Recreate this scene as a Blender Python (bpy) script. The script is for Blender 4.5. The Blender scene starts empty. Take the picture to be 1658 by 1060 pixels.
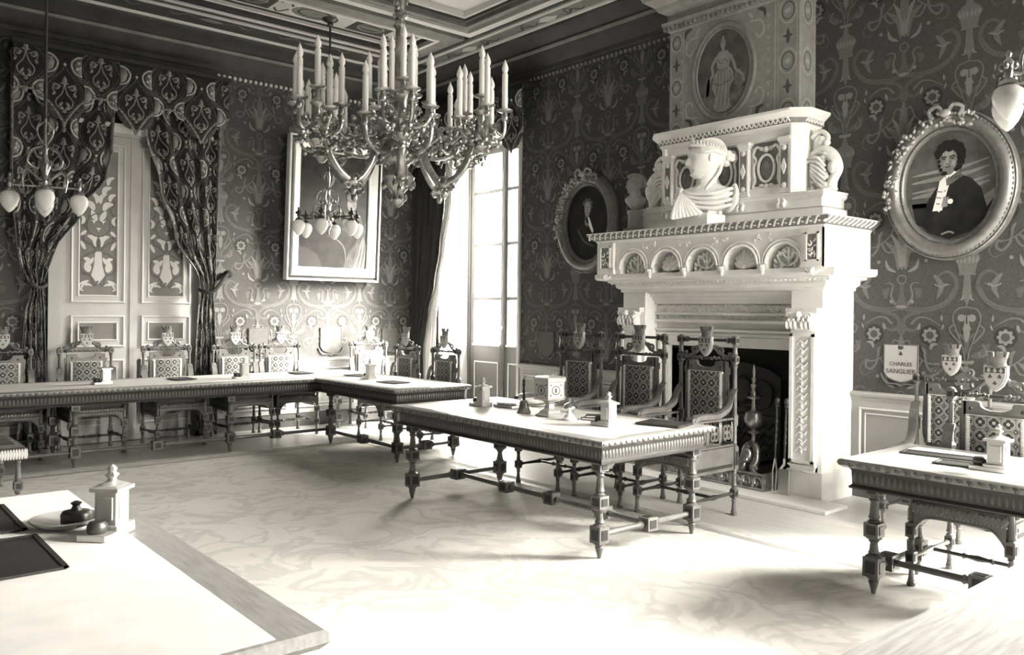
EXPO=3.2; SKY=8.5; SUN=14.0; SUND=(.55, .72, .46)
import bpy, math, random
from mathutils import Matrix, Vector
random.seed(7)
SC = bpy.context.scene
COL = SC.collection
PI = math.pi
sin, cos = math.sin, math.cos

# ---------------------------------------------------------------- materials
MATS = {}
def mat(name, v, rough=.6, metal=0., var=.0, scale=6., bump=0., bscale=40., tint=(1, .995, .98), spec=.5, stretch=None):
    m = bpy.data.materials.new(name); m.use_nodes = True
    nt = m.node_tree; b = nt.nodes['Principled BSDF']
    c = tuple(v*t for t in tint) + (1,)
    b.inputs['Base Color'].default_value = c
    b.inputs['Roughness'].default_value = rough
    b.inputs['Metallic'].default_value = metal
    b.inputs['Specular IOR Level'].default_value = spec
    if var or bump:
        tc = nt.nodes.new('ShaderNodeTexCoord'); vec = tc.outputs['Object']
        if stretch:
            mp = nt.nodes.new('ShaderNodeMapping'); mp.inputs['Scale'].default_value = stretch
            nt.links.new(vec, mp.inputs['Vector']); vec = mp.outputs['Vector']
    if var:
        n = nt.nodes.new('ShaderNodeTexNoise'); n.inputs['Scale'].default_value = scale
        n.inputs['Detail'].default_value = 6
        r = nt.nodes.new('ShaderNodeValToRGB')
        r.color_ramp.elements[0].position = .3; r.color_ramp.elements[1].position = .7
        r.color_ramp.elements[0].color = tuple(max(0, x*(1-var)) for x in c[:3]) + (1,)
        r.color_ramp.elements[1].color = tuple(min(1, x*(1+var)) for x in c[:3]) + (1,)
        nt.links.new(vec, n.inputs['Vector']); nt.links.new(n.outputs['Fac'], r.inputs['Fac'])
        nt.links.new(r.outputs['Color'], b.inputs['Base Color'])
    if bump:
        n2 = nt.nodes.new('ShaderNodeTexNoise'); n2.inputs['Scale'].default_value = bscale
        bp = nt.nodes.new('ShaderNodeBump'); bp.inputs['Strength'].default_value = bump; bp.inputs['Distance'].default_value = .01
        nt.links.new(vec, n2.inputs['Vector']); nt.links.new(n2.outputs['Fac'], bp.inputs['Height'])
        nt.links.new(bp.outputs['Normal'], b.inputs['Normal'])
    MATS[name] = m
    return m

# ---------------------------------------------------------------- mesh builder
def cr(pts, n=6, closed=False):
    """smooth curve through points (Catmull-Rom)"""
    P = [tuple(p) for p in pts]; k = len(P); out = []
    rng = range(k) if closed else range(k-1)
    for i in rng:
        if closed: a, b, c, d = P[(i-1) % k], P[i], P[(i+1) % k], P[(i+2) % k]
        else: a, b, c, d = P[max(i-1, 0)], P[i], P[i+1], P[min(i+2, k-1)]
        for j in range(n):
            t = j/n
            out.append(tuple(.5*(2*b[q]+(c[q]-a[q])*t+(2*a[q]-5*b[q]+4*c[q]-d[q])*t*t+(3*b[q]-a[q]-3*c[q]+d[q])*t**3) for q in range(len(b))))
    if not closed: out.append(P[-1])
    return out

def lerp(a, b, t): return a+(b-a)*t
def interp(x, tab):
    if x <= tab[0][0]: return tab[0][1]
    for (x0, y0), (x1, y1) in zip(tab, tab[1:]):
        if x <= x1: return lerp(y0, y1, (x-x0)/(x1-x0))
    return tab[-1][1]
def sinterp(x, tab):
    if x <= tab[0][0]: return tab[0][1]
    for (x0, y0), (x1, y1) in zip(tab, tab[1:]):
        if x <= x1:
            t = (x-x0)/(x1-x0); t = t*t*(3-2*t); return lerp(y0, y1, t)
    return tab[-1][1]

class MB:
    def __init__(s, M=None):
        s.v = []; s.f = []; s.m = []; s.M = M; s.mi = 0
    def add(s, vs, fs, mi=None):
        o = len(s.v); M = s.M
        if M is None: s.v.extend(tuple(p) for p in vs)
        else: s.v.extend(tuple(M @ Vector(p)) for p in vs)
        s.f.extend(tuple(i+o for i in f) for f in fs)
        s.m.extend([s.mi if mi is None else mi]*len(fs)); return s
    def box(s, x0, x1, y0, y1, z0, z1, mi=None, b=0.):
        if b:
            return s.prism([(x0+b, y0), (x1-b, y0), (x1, y0+b), (x1, y1-b), (x1-b, y1), (x0+b, y1), (x0, y1-b), (x0, y0+b)], z0, z1, mi)
        vs = [(x, y, z) for z in (z0, z1) for y in (y0, y1) for x in (x0, x1)]
        return s.add(vs, [(0, 2, 3, 1), (4, 5, 7, 6), (0, 1, 5, 4), (2, 6, 7, 3), (0, 4, 6, 2), (1, 3, 7, 5)], mi)
    def cbox(s, c, d, mi=None): 
        return s.box(c[0]-d[0]/2, c[0]+d[0]/2, c[1]-d[1]/2, c[1]+d[1]/2, c[2]-d[2]/2, c[2]+d[2]/2, mi)
    def prism(s, out, z0, z1, mi=None):
        n = len(out)
        vs = [(x, y, z0) for x, y in out]+[(x, y, z1) for x, y in out]
        return s.add(vs, [tuple(range(n-1, -1, -1)), tuple(range(n, 2*n))]+[(i, (i+1) % n, n+(i+1) % n, n+i) for i in range(n)], mi)
    def prismM(s, out, M, d0, d1, mi=None):
        """outline in the local XY of M, thickness along its local Z"""
        n = len(out)
        vs = [M @ Vector((x, y, d0)) for x, y in out]+[M @ Vector((x, y, d1)) for x, y in out]
        return s.add(vs, [tuple(range(n-1, -1, -1)), tuple(range(n, 2*n))]+[(i, (i+1) % n, n+(i+1) % n, n+i) for i in range(n)], mi)
    def lathe(s, prof, c=(0, 0, 0), n=12, mi=None, M=None, a0=0.):
        """prof: list of (r, z)"""
        vs = []; fs = []
        for r, z in prof:
            for i in range(n):
                a = a0+2*PI*i/n; p = Vector((r*cos(a), r*sin(a), z))
                if M: p = M @ p
                vs.append((p[0]+c[0], p[1]+c[1], p[2]+c[2]))
        k = len(prof)
        for j in range(k-1):
            for i in range(n):
                fs.append((j*n+i, j*n+(i+1) % n, (j+1)*n+(i+1) % n, (j+1)*n+i))
        fs.append(tuple(range(n-1, -1, -1))); fs.append(tuple((k-1)*n+i for i in range(n)))
        return s.add(vs, fs, mi)
    def ell(s, c, r, n=8, k=5, mi=None, R=None):
        if not hasattr(r, '__len__'): r = (r, r, r)
        vs = []; fs = []
        def tr(p):
            p = Vector((p[0]*r[0], p[1]*r[1], p[2]*r[2]))
            if R: p = R @ p
            return (p[0]+c[0], p[1]+c[1], p[2]+c[2])
        vs.append(tr((0, 0, -1)))
        for j in range(1, k):
            t = -PI/2+PI*j/k
            for i in range(n): vs.append(tr((cos(t)*cos(2*PI*i/n), cos(t)*sin(2*PI*i/n), sin(t))))
        vs.append(tr((0, 0, 1))); L = len(vs)-1
        for i in range(n):
            fs.append((0, 1+(i+1) % n, 1+i)); fs.append((L, 1+(k-2)*n+i, 1+(k-2)*n+(i+1) % n))
        for j in range(k-2):
            for i in range(n):
                fs.append((1+j*n+i, 1+j*n+(i+1) % n, 1+(j+1)*n+(i+1) % n, 1+(j+1)*n+i))
        return s.add(vs, fs, mi)
    def tube(s, path, r, n=8, closed=False, mi=None, flat=1.):
        P = [Vector(p) for p in path]; k = len(P)
        rr = (lambda i: r) if not hasattr(r, '__len__') else (lambda i: r[min(i, len(r)-1)])
        vs = []; fs = []; up = None
        for i in range(k):
            if closed: t = P[(i+1) % k]-P[i-1]
            else: t = P[min(i+1, k-1)]-P[max(i-1, 0)]
            if t.length < 1e-9: t = Vector((0, 0, 1))
            t.normalize()
            if up is None:
                up = Vector((0, 0, 1)) if abs(t.z) < .9 else Vector((1, 0, 0))
            up = up-t*up.dot(t)
            if up.length < 1e-6: up = Vector((1, 0, 0))-t*t.x
            up.normalize(); sd = t.cross(up)
            for j in range(n):
                a = 2*PI*(j+.5)/n
                vs.append(P[i]+up*(cos(a)*rr(i))+sd*(sin(a)*rr(i)*flat))
        m = k if closed else k-1
        for i in range(m):
            for j in range(n):
                a, b = i*n, ((i+1) % k)*n
                fs.append((a+j, a+(j+1) % n, b+(j+1) % n, b+j))
        if not closed:
            fs.append(tuple(range(n-1, -1, -1))); fs.append(tuple((k-1)*n+j for j in range(n)))
        return s.add(vs, fs, mi)
    def run(s, pts, prof, closed=False, mi=None, caps=True):
        """sweep prof [(out,z)..] along an XY polyline; out = to the right of travel, mitred"""
        P = [Vector((p[0], p[1])) for p in pts]; k = len(P); q = len(prof); vs = []; fs = []
        def nrm(a, b):
            d = (b-a).normalized(); return Vector((d.y, -d.x))
        for i in range(k):
            if closed: n1, n2 = nrm(P[i-1], P[i]), nrm(P[i], P[(i+1) % k])
            else:
                n1 = nrm(P[max(i-1, 0)], P[max(i-1, 0)+1]); n2 = nrm(P[min(i, k-2)], P[min(i, k-2)+1])
            m = (n1+n2); m = m/max(m.dot(n1), .2)
            for o, z in prof: vs.append((P[i].x+m.x*o, P[i].y+m.y*o, z))
        for i in range(k if closed else k-1):
            a, b = i*q, ((i+1) % k)*q
            for j in range(q-1): fs.append((a+j, b+j, b+j+1, a+j+1))
        if not closed and caps:
            fs.append(tuple(range(q))); fs.append(tuple((k-1)*q+j for j in range(q-1, -1, -1)))
        return s.add(vs, fs, mi)
    def build(s, name, mats, parent=None, smooth=35, bevel=0., sub=0):
        me = bpy.data.meshes.new(name); me.from_pydata([tuple(p) for p in s.v], [], s.f)
        if not isinstance(mats, (list, tuple)): mats = [mats]
        for m in mats: me.materials.append(m)
        if len(mats) > 1: me.polygons.foreach_set('material_index', s.m)
        me.update()
        if smooth:
            me.polygons.foreach_set('use_smooth', [True]*len(me.polygons))
            if smooth < 180: me.set_sharp_from_angle(angle=math.radians(smooth))
        o = bpy.data.objects.new(name, me); COL.objects.link(o)
        if parent: o.parent = parent
        if bevel:
            b = o.modifiers.new('bevel', 'BEVEL'); b.width = bevel; b.segments = 2; b.limit_method = 'ANGLE'
        if sub:
            b = o.modifiers.new('sub', 'SUBSURF'); b.levels = sub; b.render_levels = sub
        return o

# ---------------------------------------------------------------- flat ornament on a surface
class Pat(MB):
    """draws strokes and filled outlines on a surface given by fn(u, v, h) -> xyz"""
    def __init__(s, fn, clip=None):
        MB.__init__(s); s.fn = fn; s.clip = clip; s.h0 = .0012; s.hs = .0009; s.n = 0; s.tf = lambda u, v: (u, v)
    def poly(s, pts, layer=0, mi=None):
        pts = [s.tf(*p) for p in pts]
        if s.clip:
            u0, u1, v0, v1 = s.clip
            for ax, lim, sg in ((0, u0, 1), (0, u1, -1), (1, v0, 1), (1, v1, -1)):
                if lim is None: continue
                out = []
                for i in range(len(pts)):
                    a, b = pts[i-1], pts[i]; da, db = (a[ax]-lim)*sg, (b[ax]-lim)*sg
                    if (da >= 0) != (db >= 0):
                        t = da/(da-db); out.append((lerp(a[0], b[0], t), lerp(a[1], b[1], t)))
                    if db >= 0: out.append(b)
                pts = out
                if len(pts) < 3: return
        h = s.h0+layer*s.hs+(s.n % 40)*2e-5
        s.add([s.fn(u, v, h) for u, v in pts], [tuple(range(len(pts)))], mi)
    def fan(s, pts, c, layer=0, mi=None):
        for i in range(len(pts)): s.poly([pts[i-1], pts[i], c], layer, mi)
    def stroke(s, pts, w, layer=0, mi=None, n=5, closed=False, smooth=True):
        s.n += 1
        P = cr(pts, n, closed) if smooth and len(pts) > 2 else [tuple(p) for p in pts]
        k = len(P); L = []
        for i in range(k):
            if closed: a, b = P[i-1], P[(i+1) % k]
            else: a, b = P[max(i-1, 0)], P[min(i+1, k-1)]
            dx, dy = b[0]-a[0], b[1]-a[1]; l = math.hypot(dx, dy) or 1
            t = i/max(k-1, 1); ww = (w(t) if callable(w) else w)/2
            L.append(((P[i][0]-dy/l*ww, P[i][1]+dx/l*ww), (P[i][0]+dy/l*ww, P[i][1]-dx/l*ww)))
        for i in range(k if closed else k-1):
            a, b = L[i], L[(i+1) % k]
            q = [a[0], a[1], b[1], b[0]]
            cz = [(q[j][0]-q[j-1][0])*(q[(j+1) % 4][1]-q[j][1])-(q[j][1]-q[j-1][1])*(q[(j+1) % 4][0]-q[j][0]) for j in range(4)]
            if min(cz) > 1e-12 or max(cz) < -1e-12: s.poly(q, layer, mi)
            else: s.poly(q[:3], layer, mi); s.poly([q[0], q[2], q[3]], layer, mi)
    def ring(s, c, r, w, layer=0, mi=None, n=16, rv=None):
        rv = rv or r
        s.stroke([(c[0]+r*cos(2*PI*i/n), c[1]+rv*sin(2*PI*i/n)) for i in range(n)], w, layer, mi, 1, True, False)
    def disc(s, c, r, layer=0, mi=None, n=14, rv=None):
        rv = rv or r; s.n += 1
        s.poly([(c[0]+r*cos(2*PI*i/n), c[1]+rv*sin(2*PI*i/n)) for i in range(n)], layer, mi)
    def leaf(s, a, b, w, layer=0, mi=None, bend=0.):
        mx, my = (a[0]+b[0])/2, (a[1]+b[1])/2; dx, dy = b[0]-a[0], b[1]-a[1]
        s.stroke([a, (mx-dy*bend, my+dx*bend), b], lambda t: w*max(.08, sin(PI*min(1, t*.9+.08))), layer, mi, 4)

def taper(w, e=.25): return lambda t: w*(e+(1-e)*(1-t))
def belly(w, e=.2): return lambda t: w*(e+(1-e)*sin(PI*t))

def frame_m(m, mp, a0, a1, z0, z1, prof, mi=0):
    """mitred picture-frame moulding; mp(s, out, z) -> xyz; prof [(inset, out)]"""
    vs = []; fs = []; q = len(prof)
    for (y, z, sy, sz) in ((a0, z0, 1, 1), (a1, z0, -1, 1), (a1, z1, -1, -1), (a0, z1, 1, -1)):
        for o, d in prof: vs.append(mp(y+sy*o, d, z+sz*o))
    for i in range(4):
        for j in range(q-1): fs.append((i*q+j, ((i+1) % 4)*q+j, ((i+1) % 4)*q+j+1, i*q+j+1))
    m.add(vs, fs, mi)
# ---------------------------------------------------------------- objects
def tag(o, label, cat, group=None):
    o['label'] = label; o['category'] = cat
    if group: o['group'] = group
    return o
def thing(name, label, cat, loc=(0, 0, 0), rz=0, group=None):
    o = bpy.data.objects.new(name, None); COL.objects.link(o); o.empty_display_size = .1
    o.location = loc; o.rotation_euler = (0, 0, rz)
    return tag(o, label, cat, group)
def struct(o):
    o['kind'] = 'structure'; return o
def copy_tree(o, parent=None):
    c = o.copy(); COL.objects.link(c)
    if parent: c.parent = parent
    for ch in list(o.children): copy_tree(ch, c)
    return c
# ---------------------------------------------------------------- camera (pinhole solved from the room's edges)
cam_d = bpy.data.cameras.new('camera'); cam = bpy.data.objects.new('camera', cam_d); COL.objects.link(cam)
FPX = 1343.815; YAW = math.radians(40.333); ROLL = math.radians(.568)
cam_d.sensor_fit = 'HORIZONTAL'; cam_d.sensor_width = 36; cam_d.lens = FPX/1658*36
cam_d.shift_y = -(530-502.72)/1658; cam_d.clip_start = .05
fw = Vector((-cos(YAW), sin(YAW), 0)); r0 = Vector((sin(YAW), cos(YAW), 0)); u0 = Vector((0, 0, 1))
rt = r0*cos(ROLL)+u0*sin(ROLL); up = u0*cos(ROLL)-r0*sin(ROLL)
cam.matrix_world = Matrix(((rt.x, up.x, -fw.x, 0), (rt.y, up.y, -fw.y, 0), (rt.z, up.z, -fw.z, 1.6), (0, 0, 0, 1)))
SC.camera = cam
SC.view_settings.view_transform = 'Standard'; SC.view_settings.look = 'None'; SC.view_settings.gamma = 1
SC.view_settings.exposure = EXPO if 'EXPO' in globals() else 0.

WX, WY = -10.521, 7.077            # left wall plane, fireplace wall plane
XR, YR = 1.35, -1.5                # right wall, rear wall
ZC = 5.12

M_paper = mat('wallpaper_ground', 0.05, .75, var=.25, scale=70)
M_pap_l = mat('wallpaper_light', 0.115, .7, var=.12, scale=40)
M_pap_m = mat('wallpaper_mid', 0.08, .7, var=.15, scale=40)
M_pap_h = mat('wallpaper_pale', 0.17, .7, var=.08, scale=40)
M_pap_d = mat('wallpaper_dark', 0.022, .75)
M_plain = mat('plain_wall', 0.14, .8)
M_dado = mat('dado_paint', 0.36, .5, var=.06, scale=5)
M_dado2 = mat('dado_panel', 0.26, .5, var=.08, scale=5)
M_skirt = mat('skirting', .10, .4)
M_wood = mat('walnut', 0.038, .38, var=.3, scale=5, stretch=(1, 1, 8), bump=.04, bscale=30)
M_wood2 = mat('walnut_carved', 0.115, .36, var=.25, scale=12)
M_woodd = mat('walnut_dark', 0.018, .4)
M_top = mat('table_wood', 0.26, .3, var=.22, scale=4, stretch=(2, 14, 8))
M_gwood = mat('plank_wood', 0.26, .35, var=.28, scale=4, stretch=(18, 1.2, 8))
M_cloth = mat('cream_cover', 0.66, .6, var=.07, scale=9)
M_ground = mat('floor_boards', 0.56, .32, var=.1, scale=3, stretch=(1, 8, 1))
M_stone = mat('white_stone', 0.86, .5, var=.05, scale=7, bump=.03, bscale=60)
M_stone2 = mat('carved_stone', 0.8, .6, var=.1, scale=25)
M_stoneg = mat('grey_relief_shade', 0.2, .6, var=.15, scale=20)  # darker grey behind carving stands in for relief shadow; plain grey on medallion frame
M_marble = mat('white_marble', .82, .35)
M_plast = mat('aged_plaster', 0.27, .6, var=.15, scale=12)
M_plast2 = mat('aged_plaster_light', .40, .6, var=.1, scale=12)
M_black = mat('soot', .012, .9)
M_iron = mat('cast_iron', 0.05, .5, metal=.5)
M_steel = mat('polished_steel', .55, .28, metal=1.)
M_brass = mat('gilt_bronze', 0.38, .30, metal=.9, var=.3, scale=25)
M_brassd = mat('dark_bronze', .07, .42, metal=.6)
M_candle = mat('candle_white', .86, .45)
M_bulb = mat('frosted_bulb', .80, .2)
M_globe = mat('milk_glass', 0.8, .12)
M_gilt = mat('gilt_frame', 0.17, .36, metal=.35, var=.2, scale=18)
M_gilt2 = mat('gilt_carving', .36, .4, metal=.3, var=.2, scale=30)
M_door_o = mat('door_ornament_pale', .58, .5)
M_frame = mat('pale_frame', .72, .45, var=.05, scale=14)
M_framed = mat('frame_dark_line', .06, .5)
M_can_d = mat('canvas_dark', 0.018, .5, var=.5, scale=7, spec=.2)
M_can_m = mat('canvas_mid', 0.1, .5, var=.35, scale=7, spec=.2)
M_can_l = mat('canvas_light', 0.24, .5, var=.25, scale=9, spec=.2)
M_canm2 = mat('canvas_brown', .15, .5, var=.4, scale=16, spec=.2)
M_can_s = mat('canvas_shadow', .05, .5, var=.5, scale=8, spec=.2)
M_skin = mat('canvas_face', .20, .5, var=.15, scale=22)
M_skinl = mat('canvas_face_light', .34, .5)
M_ceil_l = mat('ceiling_light', 0.5, .7, var=.06, scale=6)
M_ceil_m = mat('ceiling_mid', 0.2, .7, var=.2, scale=5)
M_ceil_d = mat('ceiling_dark', 0.042, .7, var=.25, scale=5)
M_ceil_w = mat('ceiling_white', 0.6, .7)
M_door = mat('door_paint', .40, .45, var=.08, scale=4)
M_door_l = mat('door_moulding', .60, .45)
M_door_p = mat('door_panel', 0.15, .5, var=.1, scale=8)
M_door_d = mat('door_ornament_dark', .10, .6)
M_cur = mat('curtain_velvet', 0.015, .85, var=.3, scale=14)
M_cur_m = mat('curtain_mid', 0.06, .85, var=.25, scale=30)
M_cur_l = mat('curtain_light', 0.2, .8, var=.15, scale=30)
M_cur_p = mat('curtain_pale', 0.36, .8)
M_sheer = mat('sheer_white', .80, .8)
M_win = mat('window_paint', 0.1, .5)
M_fab = mat('chair_fabric', .22, .8, var=.2, scale=40)
M_fab_d = mat('chair_fabric_dark', .035, .8)
M_fab_l = mat('chair_fabric_light', .45, .8)
M_fringe = mat('chair_fringe', .62, .8)
M_shield = mat('crest_enamel', 0.36, .4)
M_shield_d = mat('crest_dark', .05, .4)
M_leath = mat('dark_leather', .022, .45, var=.3, scale=15)
M_book = mat('book_cover', .05, .5)
M_paperw = mat('paper_white', .82, .7)
M_ink = mat('ink_stand_metal', .55, .3, metal=.6)
M_copper = mat('urn_enamel', 0.36, .35, var=.1, scale=20)

def glass_mat():
    m = bpy.data.materials.new('window_glass'); m.use_nodes = True; nt = m.node_tree; nt.nodes.clear()
    o = nt.nodes.new('ShaderNodeOutputMaterial'); mx = nt.nodes.new('ShaderNodeMixShader')
    t = nt.nodes.new('ShaderNodeBsdfTransparent'); g = nt.nodes.new('ShaderNodeBsdfGlossy'); g.inputs['Roughness'].default_value = .03
    t.inputs['Color'].default_value = (.93, .93, .92, 1)
    mx.inputs['Fac'].default_value = .06
    nt.links.new(t.outputs[0], mx.inputs[1]); nt.links.new(g.outputs[0], mx.inputs[2]); nt.links.new(mx.outputs[0], o.inputs['Surface'])
    return m
M_glass = glass_mat()

def carpet_mat():
    """cream carpet with a faint scrolling pattern woven in"""
    m = mat('carpet_weave', .56, .9); nt = m.node_tree; b = nt.nodes['Principled BSDF']
    tc = nt.nodes.new('ShaderNodeTexCoord'); n = nt.nodes.new('ShaderNodeTexNoise'); n.inputs['Scale'].default_value = 2.2; n.inputs['Detail'].default_value = 3; n.inputs['Distortion'].default_value = 1.2
    w = nt.nodes.new('ShaderNodeMath'); w.operation = 'MULTIPLY'; w.inputs[1].default_value = 26
    s = nt.nodes.new('ShaderNodeMath'); s.operation = 'SINE'
    r = nt.nodes.new('ShaderNodeValToRGB'); e = r.color_ramp.elements
    e[0].position = .45; e[0].color = (.54, .535, .51, 1); e[1].position = .97; e[1].color = (.445, .44, .42, 1)
    ad = nt.nodes.new('ShaderNodeMath'); ad.operation = 'MULTIPLY_ADD'; ad.inputs[1].default_value = .5; ad.inputs[2].default_value = .5
    n2 = nt.nodes.new('ShaderNodeTexNoise'); n2.inputs['Scale'].default_value = .9; n2.inputs['Detail'].default_value = 4
    mx = nt.nodes.new('ShaderNodeMix'); mx.data_type = 'RGBA'; mx.blend_type = 'MULTIPLY'; mx.inputs['Factor'].default_value = .35
    L = nt.links.new
    L(tc.outputs['Object'], n.inputs['Vector']); L(n.outputs['Fac'], w.inputs[0]); L(w.outputs[0], s.inputs[0]); L(s.outputs[0], ad.inputs[0]); L(ad.outputs[0], r.inputs['Fac'])
    L(tc.outputs['Object'], n2.inputs['Vector']); L(r.outputs['Color'], mx.inputs['A']); L(n2.outputs['Fac'], mx.inputs['B']); L(mx.outputs['Result'], b.inputs['Base Color'])
    return m
M_carpet = carpet_mat()
# ================================================================ ROOM SHELL
DOOR = (2.10, 3.84, 3.66)                    # door opening y0, y1, top
WIN1 = (-9.88, -8.20, 4.02); WIN2 = (-1.35, .33, 4.02)
WIN3 = (4.55, 6.75, 4.02)                     # wide window in the right wall, outside the frame
REV = .46                                    # depth of the window recess
mb = MB(); mb.box(WX-.6, XR+1.2, YR-.3, WY+1.2, -.12, 0); struct(mb.build('floor', M_ground))

# ---------------- wallpaper figure, one repeat: u from the palmette axis, v up from the row of rosettes
def wallpaper_unit(p, L=0, per=1.02, simple=False):
    hp = per/2
    for sg in (1, -1):
        old = p.tf
        p.tf = (lambda u, v, o=old, g=sg: o(g*u, v))
        # paler lower ground each side of the axis
        p.stroke([(0, -.08), (.06, -.05), (.10, -.14), (.20, -.22), (.285, -.24)], .012, 2, 1)
        # big C scroll
        p.stroke([(.02, .215), (.15, .20), (.29, .226), (.385, .29), (.438, .385), (.43, .465), (.375, .52), (.31, .50), (.285, .44)], lambda t: .034*(.55+.45*sin(PI*min(1, t*1.1))), 1, 2)
        p.stroke([(.03, .235), (.15, .222), (.28, .245), (.37, .30), (.418, .39)], .006, 2, 1)
        p.leaf((.262, .50), (.285, .30), .045, 2, 1, .25); p.leaf((.30, .47), (.39, .42), .03, 2, 1, -.3)
        p.stroke([(.27, .42), (.32, .40), (.365, .42)], .012, 2, 3)
        # hook scroll inside
        p.stroke([(.05, .25), (.09, .33), (.075, .41), (.11, .44), (.145, .43)], taper(.024), 2, 1)
        p.poly([(.10, .40), (.17, .38), (.155, .31), (.125, .31)], 1, 2)
        p.disc((.086, .28), .018, 2, 3, 8)
        # small lower scroll
        p.stroke([(.16, .185), (.07, .17), (.02, .12), (.03, .06), (.085, .035), (.14, .06)], lambda t: .03*(.4+.6*sin(PI*(t*.8+.15))), 2, 2)
        p.leaf((.14, .04), (.155, .10), .026, 3, 3)
        p.stroke([(.08, .09), (.14, .145), (.22, .14), (.32, .08)], taper(.022), 2, 1)
        p.leaf((.33, .12), (.325, .17), .02, 2, 3); p.leaf((.33, .05), (.345, .095), .016, 2, 3)
        # rosette in a dark eye
        p.disc((.236, 0), .085, 1, 4, 14); p.disc((.236, 0), .052, 3, 3, 12); p.disc((.236, 0), .033, 4, 0, 10)
        if not simple:
            for k in range(8): p.disc((.236+.05*cos(k*PI/4), .05*sin(k*PI/4)), .015, 3, 3, 6)
        # small leaves below the rosette
        p.leaf((.24, -.12), (.30, -.07), .03, 2, 3, .3); p.leaf((.17, -.10), (.21, -.16), .026, 2, 1)
        p.stroke([(.18, -.20), (.13, -.28), (.06, -.27), (.07, -.20), (.11, -.20)], taper(.02), 1, 1)
        p.stroke([(.30, -.22), (.36, -.30), (.32, -.36), (.26, -.33)], taper(.02), 1, 2)
        # palmette flame: three nested tongues
        p.leaf((.03, .55), (.155, .80), .055, 2, 1, .18); p.leaf((.02, .57), (.095, .86), .045, 3, 3, .12)
        p.leaf((.05, .53), (.14, .64), .03, 2, 3, -.2)
        # curl beside the palmette
        p.stroke([(.19, .86), (.21, .74), (.26, .68), (.305, .70), (.30, .75), (.27, .745)], .02, 2, 1)
        p.disc((.20, .62), .016, 2, 3, 8)
        p.tf = old
        p.tf = (lambda u, v, o=old, g=sg: o(hp+g*u, v))      # mirrored about the vase axis
        # heart shaped loop
        p.stroke([(0, .235), (-.075, .215), (-.105, .15), (-.08, .05), (-.03, -.09), (-.008, -.20)], .012, 2, 1)
        p.disc((-.04, .147), .03, 2, 3, 10); p.stroke([(-.01, .17), (-.014, .10), (-.03, .05)], .012, 2, 3)
        p.leaf((-.02, -.18), (-.12, .06), .03, 1, 2, -.25); p.stroke([(-.10, .09), (-.13, .06), (-.115, .02), (-.05, -.06)], .014, 2, 1)
        p.leaf((-.03, -.16), (-.165, -.05), .06, 1, 2, .2); p.stroke([(-.12, -.06), (-.15, -.12), (-.11, -.16), (-.09, -.12)], .014, 2, 1)
        # vase, half
        p.poly([(.001, -.20), (-.05, -.19), (-.06, -.205), (-.045, -.222), (.001, -.222)], 2, 3)
        p.poly([(.001, -.222), (-.012, -.222), (-.03, -.29), (-.085, -.33), (-.09, -.345), (.001, -.345)], 2, 1)
        p.poly([(.001, .64), (-.09, .64), (-.098, .62), (-.075, .585), (-.06, .51), (-.07, .49), (.001, .49)], 2, 1)
        for q in range(3): p.leaf((-.016-.028*q, .585), (-.018-.03*q, .645), .022, 3, 3)
        p.poly([(.001, .49), (-.024, .49), (-.03, .40), (-.04, .31), (-.02, .30), (0.001, .235)], 2, 1)
        p.leaf((-.03, .33), (-.058, .29), .016, 2, 3, .3)
        p.tf = old
    # on the palmette axis
    p.leaf((0, .68), (0, .985), .075, 3, 1); p.leaf((0, .55), (0, .72), .03, 3, 3)
    p.ring((0, .467), .036, .012, 2, 1, 12)
    p.poly([(-.016, .43), (.016, .43), (.02, .33), (.055, .25), (0, .20), (-.055, .25), (-.02, .33)], 2, 2)
    p.leaf((-.05, .235), (.05, .235), .03, 3, 3)
    p.poly([(0, .10), (.035, .03), (0, -.03), (-.035, .03)], 2, 2)
    old = p.tf
    p.tf = lambda u, v, o=old: o(hp+u, v)
    p.leaf((0, .10), (0, -.05), .05, 3, 3)
    p.tf = old

def wallpaper(fn, axes, v0, per, clip):
    p = Pat(fn, clip)
    for a in axes:
        for k in range(-1, 4):
            p.tf = (lambda u, v, a=a, k=k: (a+u, v0+k*.985+v))
            wallpaper_unit(p, per=per)
    return p
PAPER = [M_paper, M_pap_l, M_pap_m, M_pap_h, M_pap_d]
def merge(dst, src):
    o = len(dst.v); dst.v.extend(src.v); dst.f.extend(tuple(i+o for i in f) for f in src.f); dst.m.extend(src.m)

# ---------------- left wall with the doorway
mb = MB(); d0, d1, dt = DOOR
mb.box(WX-.25, WX, YR-.25, d0, 0, ZC); mb.box(WX-.25, WX, d1, WY+.25, 0, ZC); mb.box(WX-.25, WX, d0, d1, dt, ZC)
fnL = lambda u, v, h: (WX+h, u, v)
merge(mb, wallpaper(fnL, [3.515, 4.53, 5.545, 6.56], 1.426, 1.015, (3.84, WY, .90, 4.56)))
merge(mb, wallpaper(fnL, [-.545, .47, 1.485, 2.5], 1.426, 1.015, (-.2, 2.10, .90, 4.56)))
struct(mb.build('wall_left', PAPER, smooth=0))
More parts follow.
